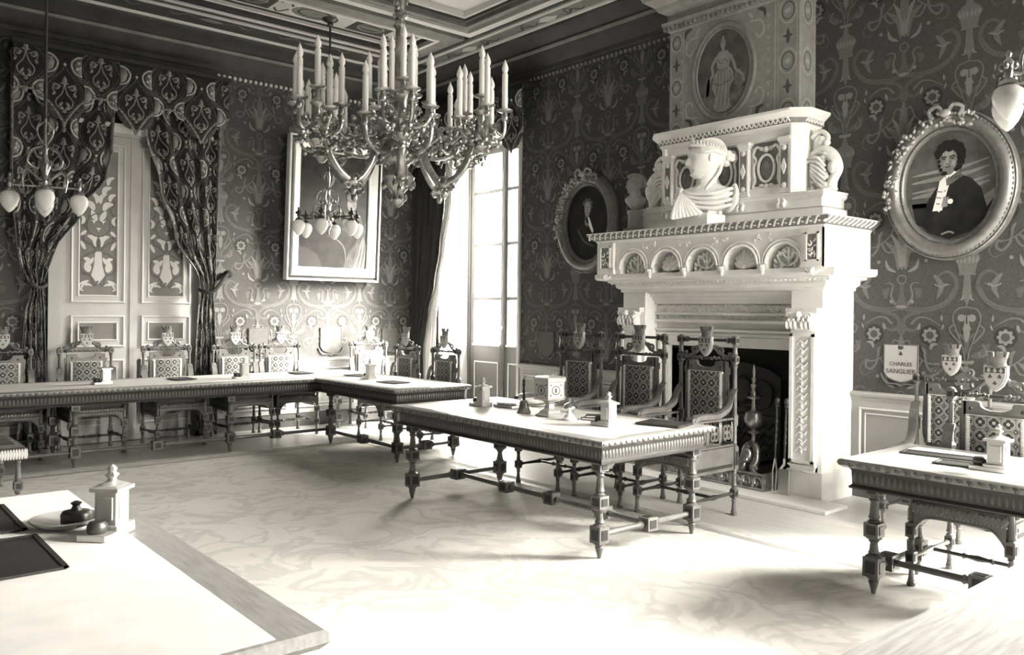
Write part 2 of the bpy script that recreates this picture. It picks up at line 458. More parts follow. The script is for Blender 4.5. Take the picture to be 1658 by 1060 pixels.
# ---------------- fireplace wall with two window openings
mb = MB(); t = .62
xs = [(WX, WIN1[0]), (WIN1[1], WIN2[0]), (WIN2[1], XR+.25)]
for a, b in xs: mb.box(a, b, WY, WY+t, 0, ZC)
for w in (WIN1, WIN2): mb.box(w[0], w[1], WY, WY+t, w[2], ZC)
fnB = lambda u, v, h: (u, WY-h, v)
merge(mb, wallpaper(fnB, [-10.0], 1.43, 1.02, (WX, WIN1[0], .90, 4.56)))
merge(mb, wallpaper(fnB, [-8.68, -7.66, -6.64, -5.62], 1.45, 1.02, (WIN1[1]+.03, -5.5, .90, 4.56)))
merge(mb, wallpaper(fnB, [-4.268, -3.228, -2.188, -1.15], 1.43, 1.04, (-4.05, WIN2[0]-.03, .90, 4.56)))
struct(mb.build('wall_back', PAPER, smooth=0))
# ---------------- the two walls behind the camera
mb = MB(); mb.box(XR, XR+.6, YR-.25, WIN3[0], 0, ZC); mb.box(XR, XR+.6, WIN3[1], WY+.6, 0, ZC); mb.box(XR, XR+.6, WIN3[0], WIN3[1], WIN3[2], ZC); struct(mb.build('wall_right', M_plain))
mb = MB(); mb.box(WX-.25, XR+.25, YR-.25, YR, 0, ZC); struct(mb.build('wall_front', M_plain))

# ---------------- wainscot: chair rail, panels and skirting
RAIL = [(0, .845), (.03, .85), (.035, .875), (.055, .885), (.06, .905), (.05, .92), (0, .925)]
def wainscot(name, n, a, b, axis):
    """a..b along the wall; axis 'L' left wall, 'B' fireplace wall"""
    mp = (lambda s, o, z: (WX+o, s, z)) if axis == 'L' else (lambda s, o, z: (s, WY-o, z))
    m = MB()
    def bx(s0, s1, o0, o1, z0, z1, mi):
        p, q = mp(s0, o0, z0), mp(s1, o1, z1)
        m.box(min(p[0], q[0]), max(p[0], q[0]), min(p[1], q[1]), max(p[1], q[1]), z0, z1, mi)
    bx(a, b, 0, .022, .18, .85, 0)
    pts = [(WX, b), (WX, a)] if axis == 'L' else [(b, WY), (a, WY)]
    if axis == 'L': pts = pts[::-1]
    # rail swept along the wall, out = into the room
    m.run(pts if axis == 'L' else pts[::-1], RAIL, mi=0)
    k = max(1, round((b-a)/.95)); w = (b-a)/k
    for i in range(k):
        s0, s1 = a+i*w+.07, a+(i+1)*w-.07
        bx(s0, s1, .022, .026, .25, .79, 1)
        frame_m(m, mp, s0, s1, .25, .79, [(0, .022), (.004, .038), (.012, .042), (.02, .034), (.022, .026)], 2)
        frame_m(m, mp, s0+.05, s1-.05, .30, .74, [(0, .026), (.003, .034), (.009, .034), (.012, .026)], 2)
    struct(m.build('trim_%d' % n, [M_dado, M_dado2, M_door_l]))
    m = MB()
    s = .03
    p, q = mp(a, 0, 0), mp(b, .035, .18)
    m.box(min(p[0], q[0]), max(p[0], q[0]), min(p[1], q[1]), max(p[1], q[1]), 0, .17); 
    struct(m.build(name, M_skirt))
wainscot('baseboard_left', 1, 3.98, WY-.01, 'L')
wainscot('baseboard_back', 2, WIN1[1]+.06, -5.9, 'B')
wainscot('baseboard_hearth', 3, -3.65, WIN2[0]-.06, 'B')
wainscot('baseboard_door', 4, -.2, 1.96, 'L')
wainscot('baseboard_corner', 5, WX+.06, WIN1[0]-.05, 'B')

# ---------------- cornice
CORN = [(0, 4.54), (.03, 4.54), (.035, 4.60), (.05, 4.61), (.06, 4.66), (.12, 4.70), (.14, 4.74), (.20, 4.80), (.22, 4.86), (.34, 4.93), (.40, 4.95), (.42, 4.99), (.42, 5.01)]
mb = MB()
mb.run([(WX, YR), (WX, WY), (XR, WY)], CORN, mi=0)
n = 0
for i in range(int((WY-3.95)/.07)):             # bead course under the cornice
    mb.ell((WX+.03, 3.97+.07*i, 4.555), (.022, .024, .026), 6, 4, 1)
for i in range(int((XR-WX)/.07)):
    mb.ell((WX+.035+.07*i, WY-.03, 4.555), (.024, .022, .024), 6, 4, 2)
mb.run([(WX, YR), (WX, WY), (XR, WY)], [(.415, 4.975), (.445, 4.98), (.45, 5.0), (.43, 5.012)], mi=1)
mb.run([(WX, YR), (WX, WY), (XR, WY)], [(.20, 4.80), (.225, 4.805), (.232, 4.83), (.21, 4.835)], mi=2)
p = Pat(lambda u, v, h: (u, WY-.06-v*.14/.30-h, 4.66+v-h))
for i in range(11):
    p.tf = lambda u, v, i=i: (WX+.9+i*1.05+u, v)
    p.stroke([(-.3, .06), (-.1, .13), (0, .09), (.1, .13), (.3, .06)], belly(.04), 1, 0); p.leaf((-.12, .1), (.12, .1), .06, 2, 0)
q = MB(); q.v, q.f, q.m = p.v, p.f, [2]*len(p.m); merge(mb, q)
struct(mb.build('trim_6', [M_ceil_d, M_ceil_w, M_ceil_m], smooth=30))

# ---------------- coffered ceiling
mb = MB()
mb.box(WX-.25, XR+.7, YR-.25, WY+.7, ZC, ZC+.15, 0)
def lvl(x0, x1, y0, y1, z, mi): mb.box(x0, x1, y0, y1, z, ZC+.02, mi)
yb0, yb1 = -.35, 6.15; xb0, xb1 = -9.60, -.05
lvl(WX, xb0, YR, WY, 5.0, 2); lvl(xb1, XR, YR, WY, 5.0, 2); lvl(xb0, xb1, 6.33, WY, 5.0, 1); lvl(xb0, xb1, YR, yb0-.15, 5.0, 1)
def frame(x0, x1, y0, y1, w, z, mi):
    """mitred flat moulding, inside edge at the given rectangle"""
    mb.run([(x0, y0), (x1, y0), (x1, y1), (x0, y1)], [(0, ZC), (0, z), (w, z), (w, ZC)], closed=True, mi=mi)
# outer frame of the beam grid
frame(xb0, xb1, yb0, 6.33, .05, 4.97, 3); frame(xb0+.05, xb1-.05, yb0+.05, 6.28, .05, 4.99, 2)
for x0, x1 in ((-9.42, -8.62), (-1.03, -.23)):
    lvl(x0-.13, x0, yb0, 6.28, 4.995, 1); lvl(x1, x1+.25, yb0, 6.28, 4.995, 1); lvl(x0, x1, 6.02, 6.28, 4.995, 1)
    frame(x0, x1, .1, 6.0, .05, 4.975, 3); frame(x0+.05, x1-.05, .15, 5.95, .03, 5.0, 2); frame(x0+.12, x1-.12, .22, 5.88, .04, 5.04, 3); frame(x0+.16, x1-.16, .26, 5.84, .02, 5.07, 2)
    lvl(x0, x1, .1, 6.0, 5.085, 0)
    p = Pat(lambda u, v, h: (u, v, 5.085-h)); xm = (x0+x1)/2
    for i in range(8):
        yc = .75+i*.76
        if i % 2:
            p.disc((xm, yc), .21, 0, 1, 20, .30); p.ring((xm, yc), .21, .035, 1, 3, 20, .30); p.ring((xm, yc), .13, .03, 1, 2, 16, .2)
            for g in (-1, 1): p.stroke([(xm+g*.05, yc-.3), (xm+g*.2, yc-.38), (xm+g*.1, yc-.46)], .03, 1, 2)
        else:
            p.poly([(xm-.2, yc-.26), (xm+.2, yc-.26), (xm+.2, yc+.26), (xm-.2, yc+.26)], 0, 2)
            p.ring((xm, yc), .12, .03, 1, 1, 14, .17); p.leaf((xm, yc-.16), (xm, yc+.16), .1, 1, 1)
    merge(mb, p)
x0, x1, y0, y1 = -8.06, -1.6, .05, 6.10
frame(x0, x1, y0, y1, .10, 4.955, 3); frame(x0+.10, x1-.10, y0+.10, y1-.10, .04, 4.985, 2); frame(x0+.14, x1-.14, y0+.14, y1-.14, .08, 4.97, 1); frame(x0+.22, x1-.22, y0+.22, y1-.22, .04, 5.0, 2); frame(x0+.26, x1-.26, y0+.26, y1-.26, .05, 5.03, 3)
lvl(x0, x1, y0, y1, 5.095, 3)
# painted flourishes on the flat band by the fireplace wall
p = Pat(lambda u, v, h: (u, v, 5.0-h))
for i in range(7):
    xm = WX+1.9+i*1.5
    p.tf = lambda u, v, xm=xm: (xm+u, 6.55+v)
    p.poly([(-.16, 0), (-.05, .07), (.05, .07), (.16, 0), (.05, -.07), (-.05, -.07)], 1, 3)
    for g in (-1, 1): p.stroke([(g*.18, 0), (g*.3, .06), (g*.42, -.03), (g*.5, .05), (g*.6, .0)], belly(.03), 1, 2); p.stroke([(g*.3, .05), (g*.34, -.08), (g*.42, -.06)], .02, 1, 2)
for i in range(5):
    ym = 1.0+i*1.32
    p.tf = lambda u, v, ym=ym: (WX+.68+v, ym+u)
    p.poly([(-.16, 0), (-.05, .05), (.05, .05), (.16, 0), (.05, -.05), (-.05, -.05)], 1, 1)
    for g in (-1, 1): p.stroke([(g*.18, 0), (g*.3, .06), (g*.42, -.03), (g*.5, .05)], belly(.025), 1, 1)
merge(mb, p)
struct(mb.build('ceiling', [M_ceil_l, M_ceil_m, M_ceil_d, M_ceil_w], smooth=0))

# ---------------- door in the left wall
DR = bpy.data.objects.new('door_1', None); COL.objects.link(DR); DR.location = (WX, 2.97, 0); struct(DR)
W = (d1-d0)/2-.09
m = MB(); m.box(-.34, -.27, -1.1, 1.1, -.1, 3.9); struct(m.build('door_light_stop', M_plain, DR))  # unseen panel added behind the door to stop light leaking under it
m = MB()
for s in (-1, 1): m.box(-.25, .045, s*(W+.0), s*(W+.13) if s > 0 else -W-.13, 0, dt) if s > 0 else m.box(-.25, .045, -W-.13, -W, 0, dt)
m.box(-.25, .045, -W-.13, W+.13, dt-.05, dt+.09); m.run([(.045, -W-.14), (.045, W+.14)], [(0, dt-.02), (.02, dt-.01), (.03, dt+.03), (.05, dt+.05), (.05, dt+.09), (0, dt+.1)], mi=1)
struct(m.build('door_casing', [M_door, M_door_l], DR))
def door_leaf(s):
    """s = -1 left leaf, +1 right leaf; local y from the meeting edge outwards"""
    m = MB(); f = lambda v: (min(0, s*W), max(0, s*W))
    a, b = f(0); m.box(-.06, .0, a, b, 0.01, dt-.05, 0)
    def pan(z0, z1, mi):
        y0, y1 = .09, W-.10
        q = sorted((s*y0, s*y1))
        m.box(0, .001, q[0], q[1], z0, z1, mi)
        mp = lambda y, o, z: (o, y, z)
        frame_m(m, mp, q[0], q[1], z0, z1, [(0, 0), (.004, .016), (.014, .022), (.024, .016), (.028, .006)], 1)
        frame_m(m, mp, q[0]+.028, q[1]-.028, z0+.028, z1-.028, [(0, .006), (.05, .006)], 0)
        frame_m(m, mp, q[0]+.078, q[1]-.078, z0+.078, z1-.078, [(0, .006), (.004, .016), (.012, .016), (.02, .003)], 1)
    pan(1.64, 3.52, 2); pan(1.12, 1.50, 2); pan(.20, .98, 2)
    m.box(0, .012, min(s*.0, s*.035), max(s*.0, s*.035), 0.01, dt-.05, 0)
    # painted grotesque ornament on the tall panel
    yc = s*(.09+W-.10)/2
    p = Pat(lambda u, v, h: (.002+h, yc+u, 2.5+v))
    for g in (1, -1):
        p.tf = lambda u, v, g=g: (g*u, v)
        p.stroke([(0, -.60), (.05, -.66), (.08, -.55), (.17, -.50), (.185, -.38), (.12, -.30), (.03, -.26)], .022, 1, 3)
        p.leaf((.10, -.50), (.13, -.38), .08, 1, 4); p.leaf((.06, -.66), (.19, -.72), .03, 1, 4, .4); p.leaf((.10, -.60), (.2, -.64), .03, 1, 4)
        p.stroke([(.02, -.25), (.09, -.17), (.15, -.14), (.16, -.05)], .02, 1, 3); p.leaf((.03, -.20), (.12, -.08), .07, 1, 4, .3); p.leaf((.14, -.24), (.19, -.14), .04, 1, 4)
        p.stroke([(.14, .02), (.19, .12), (.13, .22), (.17, .32), (.10, .40)], .02, 1, 3)
        for k, (a, b, w) in enumerate((((.05, .22), (.16, .30), .07), ((.18, .05), (.19, .16), .04), ((.12, .33), (.19, .42), .05), ((.05, .40), (.14, .50), .06), ((.10, .52), (.17, .62), .05), ((.03, .55), (.08, .68), .05), ((.02, .30), (.09, .42), .05))):
            p.leaf(a, b, w, 2, 4, .25)
        p.stroke([(.03, .45), (.12, .55), (.06, .66), (.02, .78)], .016, 1, 3); p.leaf((.04, .70), (.12, .80), .04, 1, 4)
        p.leaf((.02, .10), (.08, .22), .06, 2, 4)
        p.leaf((.02, .62), (.10, .70), .05, 2, 4); p.leaf((.03, .80), (.13, .92), .05, 2, 4, .3); p.leaf((.13, -.02), (.19, -.08), .04, 2, 4); p.leaf((.09, -.40), (.16, -.34), .05, 2, 4, .2); p.leaf((.05, -.33), (.10, -.42), .04, 3, 4)
        p.stroke([(.12, -.66), (.17, -.62), (.2, -.68), (.16, -.72)], .014, 2, 4)
    p.tf = lambda u, v: (u, v)
    p.poly([(-.035, -.26), (.035, -.26), (.045, -.42), (.075, -.54), (0, -.64), (-.075, -.54), (-.045, -.42)], 1, 4)
    p.disc((0, .05), .12, 1, 2, 16, .13); p.ring((0, .05), .125, .014, 2, 3, 16, .135)
    for a, b in ((-.05, .085), (.05, .085), (0, .0)): p.poly([(a-.03, b+.02), (a, b+.012), (a+.03, b+.02), (a+.006, b-.002), (a, b-.03), (a-.006, b-.002)], 3, 5)
    p.leaf((0, -.10), (0, -.24), .05, 2, 3)
    merge(m, p)
    o = struct(m.build('door_leaf', [M_door, M_door_l, M_door_p, M_door_d, M_door_o, M_paperw], DR, smooth=0))
    return o
door_leaf(-1); door_leaf(1)

# ---------------- windows: tall glazed doors set deep in the fireplace wall
def window(n, w, loc=(0, 0, 0), rz=0):
    x0, x1, top = w; yw = WY+REV; R = bpy.data.objects.new('window_%d' % n, None); COL.objects.link(R); R.location = loc; R.rotation_euler = (0, 0, rz); struct(R)
    m = MB()                                        # white reveal linings
    m.box(x0-.01, x0+.015, WY-.01, yw, 0, top); m.box(x1-.015, x1+.01, WY-.01, yw, 0, top); m.box(x0, x1, WY-.01, yw, top-.015, top+.01)
    m.box(x0-.10, x0+.0, WY-.035, WY, 0, top+.10); m.box(x1, x1+.045, WY-.035, WY, 0, top+.10); m.box(x0-.10, x1+.045, WY-.035, WY, top, top+.10)
    struct(m.build('window_reveal', M_ceil_w, R))
    m = MB(); m.box(x0, x0+.07, yw-.03, yw+.05, 0, top); m.box(x1-.07, x1, yw-.03, yw+.05, 0, top); m.box(x0, x1, yw-.03, yw+.05, top-.08, top); m.box(x0, x1, yw-.03, yw+.05, 0, .04)
    struct(m.build('window_frame', M_win, R, bevel=.006))
    xm = (x0+x1)/2
    for s, (a, b) in ((-1, (x0+.07, xm)), (1, (xm, x1-.07))):
        m = MB(); y0, y1 = yw-.015, yw+.03; st = .075
        m.box(a, a+st, y0, y1, .04, top-.08); m.box(b-st, b, y0, y1, .04, top-.08)
        m.box(a+st, b-st, y0, y1, .04, 1.10); m.box(a+st, b-st, y0, y1, top-.16, top-.08)
        for z in (1.77, 2.55, 3.32): m.box(a+st, b-st, y0+.006, y1-.006, z-.024, z+.024)
        for z0, z1 in ((.16, .86),):
            for qa, qb, za, zb in ((a+st+.03, b-st-.03, z0, z0+.02), (a+st+.03, b-st-.03, z1-.02, z1), (a+st+.03, a+st+.05, z0, z1), (b-st-.05, b-st-.03, z0, z1)): m.box(qa, qb, y0-.012, y0, za, zb, 1)
        m.box(a+st-.01, b-st+.01, y0-.02, y0, 1.085, 1.115, 1)
        o = struct(m.build('window_sash', [M_win, M_door_l], R, bevel=.004))
        for z0, z1 in ((1.10, 1.746), (1.794, 2.526), (2.574, 3.296), (3.344, top-.16)):
            g = MB(); g.box(a+st, b-st, yw+.003, yw+.008, z0, z1); struct(g.build('pane', M_glass, o))
    m = MB(); m.box(xm-.025, xm+.025, yw-.035, yw-.012, .05, top-.09); m.tube([(xm, yw-.05, .5), (xm, yw-.05, 3.6)], .009, 6); m.ell((xm, yw-.06, 1.35), (.02, .03, .035))
    struct(m.build('window_bolt', M_win, R))
window(1, WIN1); window(2, WIN2); window(3, (-WIN3[1], -WIN3[0], WIN3[2]), (XR-WY, 0, 0), -PI/2)

# ---------------- carpet
mb = MB(); mb.box(-8.93, 1.1, -1.3, 5.22, 0, .004, 0); mb.box(-8.80, 1.0, 5.04, 5.11, .004, .005, 1); mb.box(-8.80, -8.73, -1.2, 5.04, .004, .005, 1)
tag(mb.build('carpet', [M_carpet, M_dado2]), 'large pale patterned carpet covering the middle of the floor', 'carpet')

# ---------------- daylight: the sky through the two windows
w = bpy.data.worlds.new('sky'); SC.world = w; w.use_nodes = True
nt = w.node_tree; bg = nt.nodes['Background']; bg.inputs['Strength'].default_value = SKY
tc = nt.nodes.new('ShaderNodeTexCoord'); sx = nt.nodes.new('ShaderNodeSeparateXYZ'); rp = nt.nodes.new('ShaderNodeValToRGB')
mr = nt.nodes.new('ShaderNodeMapRange'); mr.inputs['From Min'].default_value = -.25; mr.inputs['From Max'].default_value = .75
sun = bpy.data.lights.new('hazy_sun', 'SUN'); sun.energy = SUN; sun.angle = math.radians(34); sun.color = (1, .945, .86)
so = bpy.data.objects.new('hazy_sun', sun); COL.objects.link(so); so.location = (6, 16, 8)
so.rotation_euler = Vector((-SUND[0], -SUND[1], -SUND[2])).to_track_quat('-Z', 'Y').to_euler()
e = rp.color_ramp.elements                       # dim street below, hazy bright sky above
e[0].position = .12; e[0].color = (.16, .15, .132, 1); e[1].position = .95; e[1].color = (1.25, 1.18, 1.05, 1)
x = e.new(.25); x.color = (.62, .582, .515, 1); x = e.new(.40); x.color = (1, .938, .855, 1)
nt.links.new(tc.outputs['Generated'], sx.inputs[0]); nt.links.new(sx.outputs['Z'], mr.inputs['Value']); nt.links.new(mr.outputs['Result'], rp.inputs['Fac']); nt.links.new(rp.outputs['Color'], bg.inputs['Color'])
for k, wn in enumerate((WIN1, WIN2)):
    l = bpy.data.lights.new('window_daylight', 'AREA'); l.shape = 'RECTANGLE'; l.size = wn[1]-wn[0]; l.size_y = wn[2]-.9; l.cycles.is_portal = True
    o = bpy.data.objects.new('window_daylight', l); COL.objects.link(o); o.location = ((wn[0]+wn[1])/2, WY+REV+.12, (wn[2]+.9)/2); o.rotation_euler = (-PI/2, 0, 0)


l = bpy.data.lights.new('window_daylight', 'AREA'); l.shape = 'RECTANGLE'; l.size = WIN3[1]-WIN3[0]; l.size_y = WIN3[2]-.9; l.cycles.is_portal = True
o = bpy.data.objects.new('window_daylight', l); COL.objects.link(o); o.location = (XR+REV+.12, (WIN3[0]+WIN3[1])/2, (WIN3[2]+.9)/2); o.rotation_euler = (-PI/2, 0, -PI/2)
# ================================================================ CHAIRS
SHIELD = [(-.5, .5), (.5, .5), (.5, .12), (.44, -.1), (.32, -.3), (.14, -.46), (0, -.54), (-.14, -.46), (-.32, -.3), (-.44, -.1), (-.5, .12)]
def trefoil(p, c, r, L=1, mi=1):
    for a in (90, 210, 330): p.disc((c[0]+r*.6*cos(math.radians(a)), c[1]+r*.6*sin(math.radians(a))), r*.55, L, mi, 8)
    p.poly([(c[0]-r*.3, c[1]), (c[0]+r*.3, c[1]), (c[0], c[1]-r*1.5)], L, mi)
def crest_mb(w, z, y, crown=True):
    """town arms: shield with a chief and three trefoils, mural crown above; front faces -Y"""
    m = MB(); M = Matrix(((1, 0, 0, 0), (0, 0, -1, y), (0, 1, 0, z), (0, 0, 0, 1)))
    m.prismM([(x*w, q*w*1.15) for x, q in SHIELD], M, -.012, .02, 0)
    m.prismM([(x*w*.86, q*w*.98) for x, q in SHIELD], M, .02, .026, 0)
    p = Pat(lambda u, v, h: (u, y-.026-h, z+v)); p.h0 = .001
    p.poly([(-.42*w, .48*w), (.42*w, .48*w), (.42*w, .24*w), (-.42*w, .24*w)], 0, 2)
    for k in (-1, 0, 1):
        p.leaf((k*.26*w, .26*w), (k*.26*w, .47*w), .13*w, 1, 0); p.leaf((k*.26*w-.1*w, .33*w), (k*.26*w+.1*w, .33*w), .05*w, 1, 0)
    for a, b in ((-.2, .08), (.2, .08), (0, -.22)): trefoil(p, (a*w, b*w), .085*w, 1, 2)
    merge(m, p)
    return m
def crown_mb(w, z, y):
    """mural crown: banded ring with flaring battlements, flattened front to back"""
    m = MB(); n = 24; f = .55
    def pt(r, a, zz): return (r*cos(a), y+f*r*sin(a), z+zz)
    prof = [(.36*w, 0), (.41*w, .006), (.41*w, .02), (.37*w, .024), (.40*w, .05), (.43*w, .056), (.43*w, .064)]
    vs = [pt(r, 2*PI*i/n, zz) for r, zz in prof for i in range(n)]; k = len(prof)
    fs = [(j*n+i, j*n+(i+1) % n, (j+1)*n+(i+1) % n, (j+1)*n+i) for j in range(k-1) for i in range(n)]
    m.add(vs, fs)
    for q in range(7):
        a0 = 2*PI*(q+.2)/7-PI/2; a1 = a0+2*PI*.62/7; o = []
        for zz, e in ((.055, 0), (.094, .036*w*2)):
            for r in (.30*w, .44*w):
                for a in (a0, (a0+a1)/2, a1): o.append(pt(r+e, a, zz))
        m.add(o, [(0, 1, 4, 3), (1, 2, 5, 4), (6, 9, 10, 7), (7, 10, 11, 8), (3, 4, 10, 9), (4, 5, 11, 10), (0, 6, 7, 1), (1, 7, 8, 2), (0, 3, 9, 6), (2, 8, 11, 5)])
    m.lathe([(.30*w, 0), (.30*w, .06)], (0, y, z), 12, M=Matrix.Scale(f, 4, (0, 1, 0)))
    return m
def turned(m, x, y, z0, z1, r=.018, blocks=(), base=True, n=10):
    """a turned member between square blocks; blocks = [(zc, half, w)]"""
    bs = sorted(blocks); zs = [z0]
    for zc, h, w in bs:
        m.box(x-w, x+w, y-w, y+w, zc-h, zc+h)
        for sy in (-1, 1): m.box(x-w*.6, x+w*.6, y-sy*0+(-w-.004 if sy < 0 else w), y+(-w if sy < 0 else w+.004), zc-h*.6, zc+h*.6, 1)
        for sx in (-1, 1): m.box(x+(-w-.004 if sx < 0 else w), x+(-w if sx < 0 else w+.004), y-w*.6, y+w*.6, zc-h*.6, zc+h*.6, 1)
        zs += [zc-h, zc+h]
    zs.append(z1)
    for a, b in zip(zs[::2], zs[1::2]):
        L = b-a
        if L < .012: continue
        if L < .07: pr = [(r*.8, a), (r*1.25, a+L*.35), (r*1.25, a+L*.65), (r*.8, b)]
        else:
            e = min(.03, L*.2)
            pr = [(r*1.2, a), (r*1.35, a+e*.3), (r*.85, a+e*.6), (r*1.25, a+e), (r*1.0, a+e*1.6), (r*.92, (a+b)/2), (r*.8, b-e*1.5), (r*1.2, b-e), (r*.85, b-e*.6), (r*1.35, b-e*.3), (r*1.2, b)]
        m.lathe(pr, (x, y, 0), n)
def make_chair(label, group, loc, rz, tall=True):
    W = .266; D = .27
    zr = 1.375 if tall else 1.10; zl = 1.225 if tall else None
    ztop = 1.405 if tall else 1.135
    T = thing('armchair', label, 'chair', loc, rz, group)
    for sx in (-1, 1):
        m = MB(); x = sx*W
        bl = [(zr, .026, .024), (.45, .09, .024), (.17, .032, .024)]+([(zl, .026, .024)] if tall else [])
        turned(m, x, D, .0, ztop-.02, .018, bl)
        m.ell((x, D, ztop-.012), (.026, .026, .022), 10, 6)
        m.lathe([(.024, .70), (.03, .71), (.03, .76), (.034, .78), (.026, .79), (.02, .80)], (x, D, 0), 6)
        m.lathe([(.014, .03), (.026, .018), (.024, .0)], (x, D, 0), 10)
        m.build('back_post', [M_wood2, M_woodd], T)
        m = MB(); turned(m, x, -D, .0, .36, .017, [(.17, .034, .025), (.33, .04, .026)]); m.lathe([(.012, .03), (.027, .016), (.022, 0)], (x, -D, 0), 10)
        m.build('front_leg', [M_wood2, M_woodd], T)
        # arm: swoops down from the post
        m = MB(); za = .98 if tall else .90; zf = .80 if tall else .58
        pth = cr([(x, D-.01, za), (x, D-.05, za-.04), (x, D-.10, zf+.055), (x, D-.20, zf+.012), (x, 0, zf), (x, -D+.10, zf+.004), (x, -D+.02, zf-.004), (x, -D-.01, zf-.03)], 5)
        k = len(pth); vs = []; fs = []
        for i, q in enumerate(pth):
            w = .03+.008*(i/k); hh = .022
            for dx, dz in ((-w, -hh), (w, -hh), (w, hh*.6), (w*.5, hh), (-w*.5, hh), (-w, hh*.6)): vs.append((q[0]+dx, q[1]+(dz*.4 if i < 8 else 0), q[2]+dz))
        for i in range(k-1):
            for j in range(6): fs.append((i*6+j, i*6+(j+1) % 6, i*6+6+(j+1) % 6, i*6+6+j))
        fs += [tuple(range(6)), tuple(range((k-1)*6, k*6))]
        m.add(vs, fs); m.tube([(x+.032*a, -D-.014, zf-.02) for a in (-1, 1)], .026, 10)
        turned(m, x, -D, .36, zf-.02, .02, [])
        m.build('arm', M_wood2, T)
        # pierced panel under the arm
        m = MB(); z0, z1 = (.55, zf-.03) if tall else (.47, zf-.02); ya, yb = -D+.03, D-.03
        zc = (z0+z1)/2; h = (z1-z0)/2
        m.box(x-.010, x+.010, ya, yb, z0, z0+.014); m.box(x-.010, x+.010, ya, yb, z1-.016, z1)
        for i in range(3):
            yc = ya+(yb-ya)*(i+.5)/3; r = min(h, (yb-ya)/6)*.52
            for a in range(4):
                c = (yc+r*.72*cos(a*PI/2+PI/4), zc+r*.9*sin(a*PI/2+PI/4))
                m.tube([(x, c[0]+r*.55*cos(t*PI/5), c[1]+r*.62*sin(t*PI/5)) for t in range(10)], .011, 5, True)
            m.ell((x, yc, zc), (.013, .02, .02), 6, 4)
            for g in (-1, 1): m.ell((x, yc+g*r*1.7, zc), (.011, .014, h*.8), 6, 4)
        m.build('pierced_panel', M_wood2, T)
        m = MB(); m.box(x-.014, x+.014, -D+.025, D-.024, .36, z0-.005); 
        for g in (-1, 1): m.box(x+g*.014-.002, x+g*.014+.002, -D+.05, D-.05, .385, .41, 1); m.box(x+g*.014-.003, x+g*.014+.003, -D+.05, D-.05, z0-.05, z0-.03, 0)
        m.build('side_rail', [M_wood2, M_woodd], T)
    # rails between the back posts
    def rail(z, ends=True):
        m = MB(); m.tube([(-W+.02, D, z), (W-.02, D, z)], .013, 8)
        if ends:
            for g in (-1, 1):
                for q, r in ((.05, .02), (.065, .026), (.085, .018)): m.lathe([(r*.6, -.006), (r, 0), (r*.6, .006)], (g*(W-q), D, z), 10, M=Matrix.Rotation(PI/2, 4, 'Y'))
        m.build('back_rail', M_wood, T)
    rail(zr)
    if tall: rail(zl, False)
    # carved cresting: leafy wings, shield, crown
    zb = (zl if tall else zr)+.012
    m = MB()
    for g in (-1, 1):
        m.tube(cr([(g*.05, D, zb+.10), (g*.10, D, zb+.05), (g*.16, D, zb+.012), (g*.215, D, zb+.012), (g*.225, D, zb+.03), (g*.205, D, zb+.034)], 4), .013, 6)
        m.tube([(g*.125+.026*cos(t*PI/5), D, zb+.052+.026*sin(t*PI/5)) for t in range(10)], .011, 6, True); m.ell((g*.125, D-.008, zb+.052), .011, 6, 4)
        for i in range(8): m.ell((g*(.05+.022*i), D-.006, zb-.012+.007*(i % 2)), (.014, .012, .015), 6, 4)
        m.ell((g*.085, D, zb+.075), (.03, .012, .022), 6, 4)
    cc = m.build('carved_cresting', M_wood2, T)
    w = .132; zs = zb+.085 if tall else zb+.105
    c = crest_mb(w, zs, D-.018).build('shield', [M_shield, M_wood2, M_shield_d], cc, smooth=0)
    cm = crown_mb(w, zs+.065, D-.01); cm.build('mural_crown', M_wood2, cc)
    # upholstered back panel in its own frame
    zt = zr-.17 if tall else zr-.035; zbm = .60; pw = .185; yb = D-.005
    m = MB()
    sc = cr([(-pw, zt), (-.10, zt), (-.085, zt-.03), (-.05, zt-.048), (0, zt-.052), (.05, zt-.048), (.085, zt-.03), (.10, zt), (pw, zt)], 3)
    for i in range(len(sc)-1):
        a, b = sc[i], sc[i+1]
        if abs(b[0]-a[0]) < 1e-6: continue
        m.prismM([(a[0], zt-.085), (b[0], zt-.085), (b[0], b[1]), (a[0], a[1])], Matrix(((1, 0, 0, 0), (0, 0, 1, yb), (0, 1, 0, 0), (0, 0, 0, 1))), -.016, .016)
    for g in (-1, 1):
        m.box(g*pw-.014, g*pw+.014, yb-.016, yb+.016, zbm, zt); m.box(g*(pw+.022)-.012, g*(pw+.022)+.012, yb-.012, yb+.012, zt-.10, zt-.045)
        m.tube(cr([(g*(pw+.02), yb, zt-.09), (g*(pw+.026), yb, zbm+.1), (g*(pw+.01), yb, zbm+.02)], 4), .008, 6)
        m.ell((g*(pw-.04), yb-.016, zt-.045), (.012, .006, .012), 8, 4, 1)
    m.box(-pw, pw, yb-.016, yb+.016, zbm-.04, zbm+.01); m.box(-W, W, yb-.02, yb+.02, zbm-.06, zbm-.03)
    m.build('back_frame', [M_wood2, M_woodd], T)
    m = MB(); f0, f1 = zbm+.01, zt-.085; fw_ = pw-.016; N = 8
    def fs_(u, v, h=0): return (u, yb-.018-.03*(1-(u/fw_)**2)**.5*.8-h if abs(u) < fw_ else yb-.018-h, v)
    vs = []; fc = []
    for i in range(N+1):
        for j in range(3): vs.append(fs_(fw_*(2*i/N-1), lerp(f0, f1, j/2)))
    for i in range(N):
        for j in range(2): fc.append((i*3+j, i*3+3+j, i*3+4+j, i*3+1+j))
    m.add(vs, fc, 0)
    p = Pat(fs_, (-fw_+.032, fw_-.032, f0, f1)); p.h0 = .003
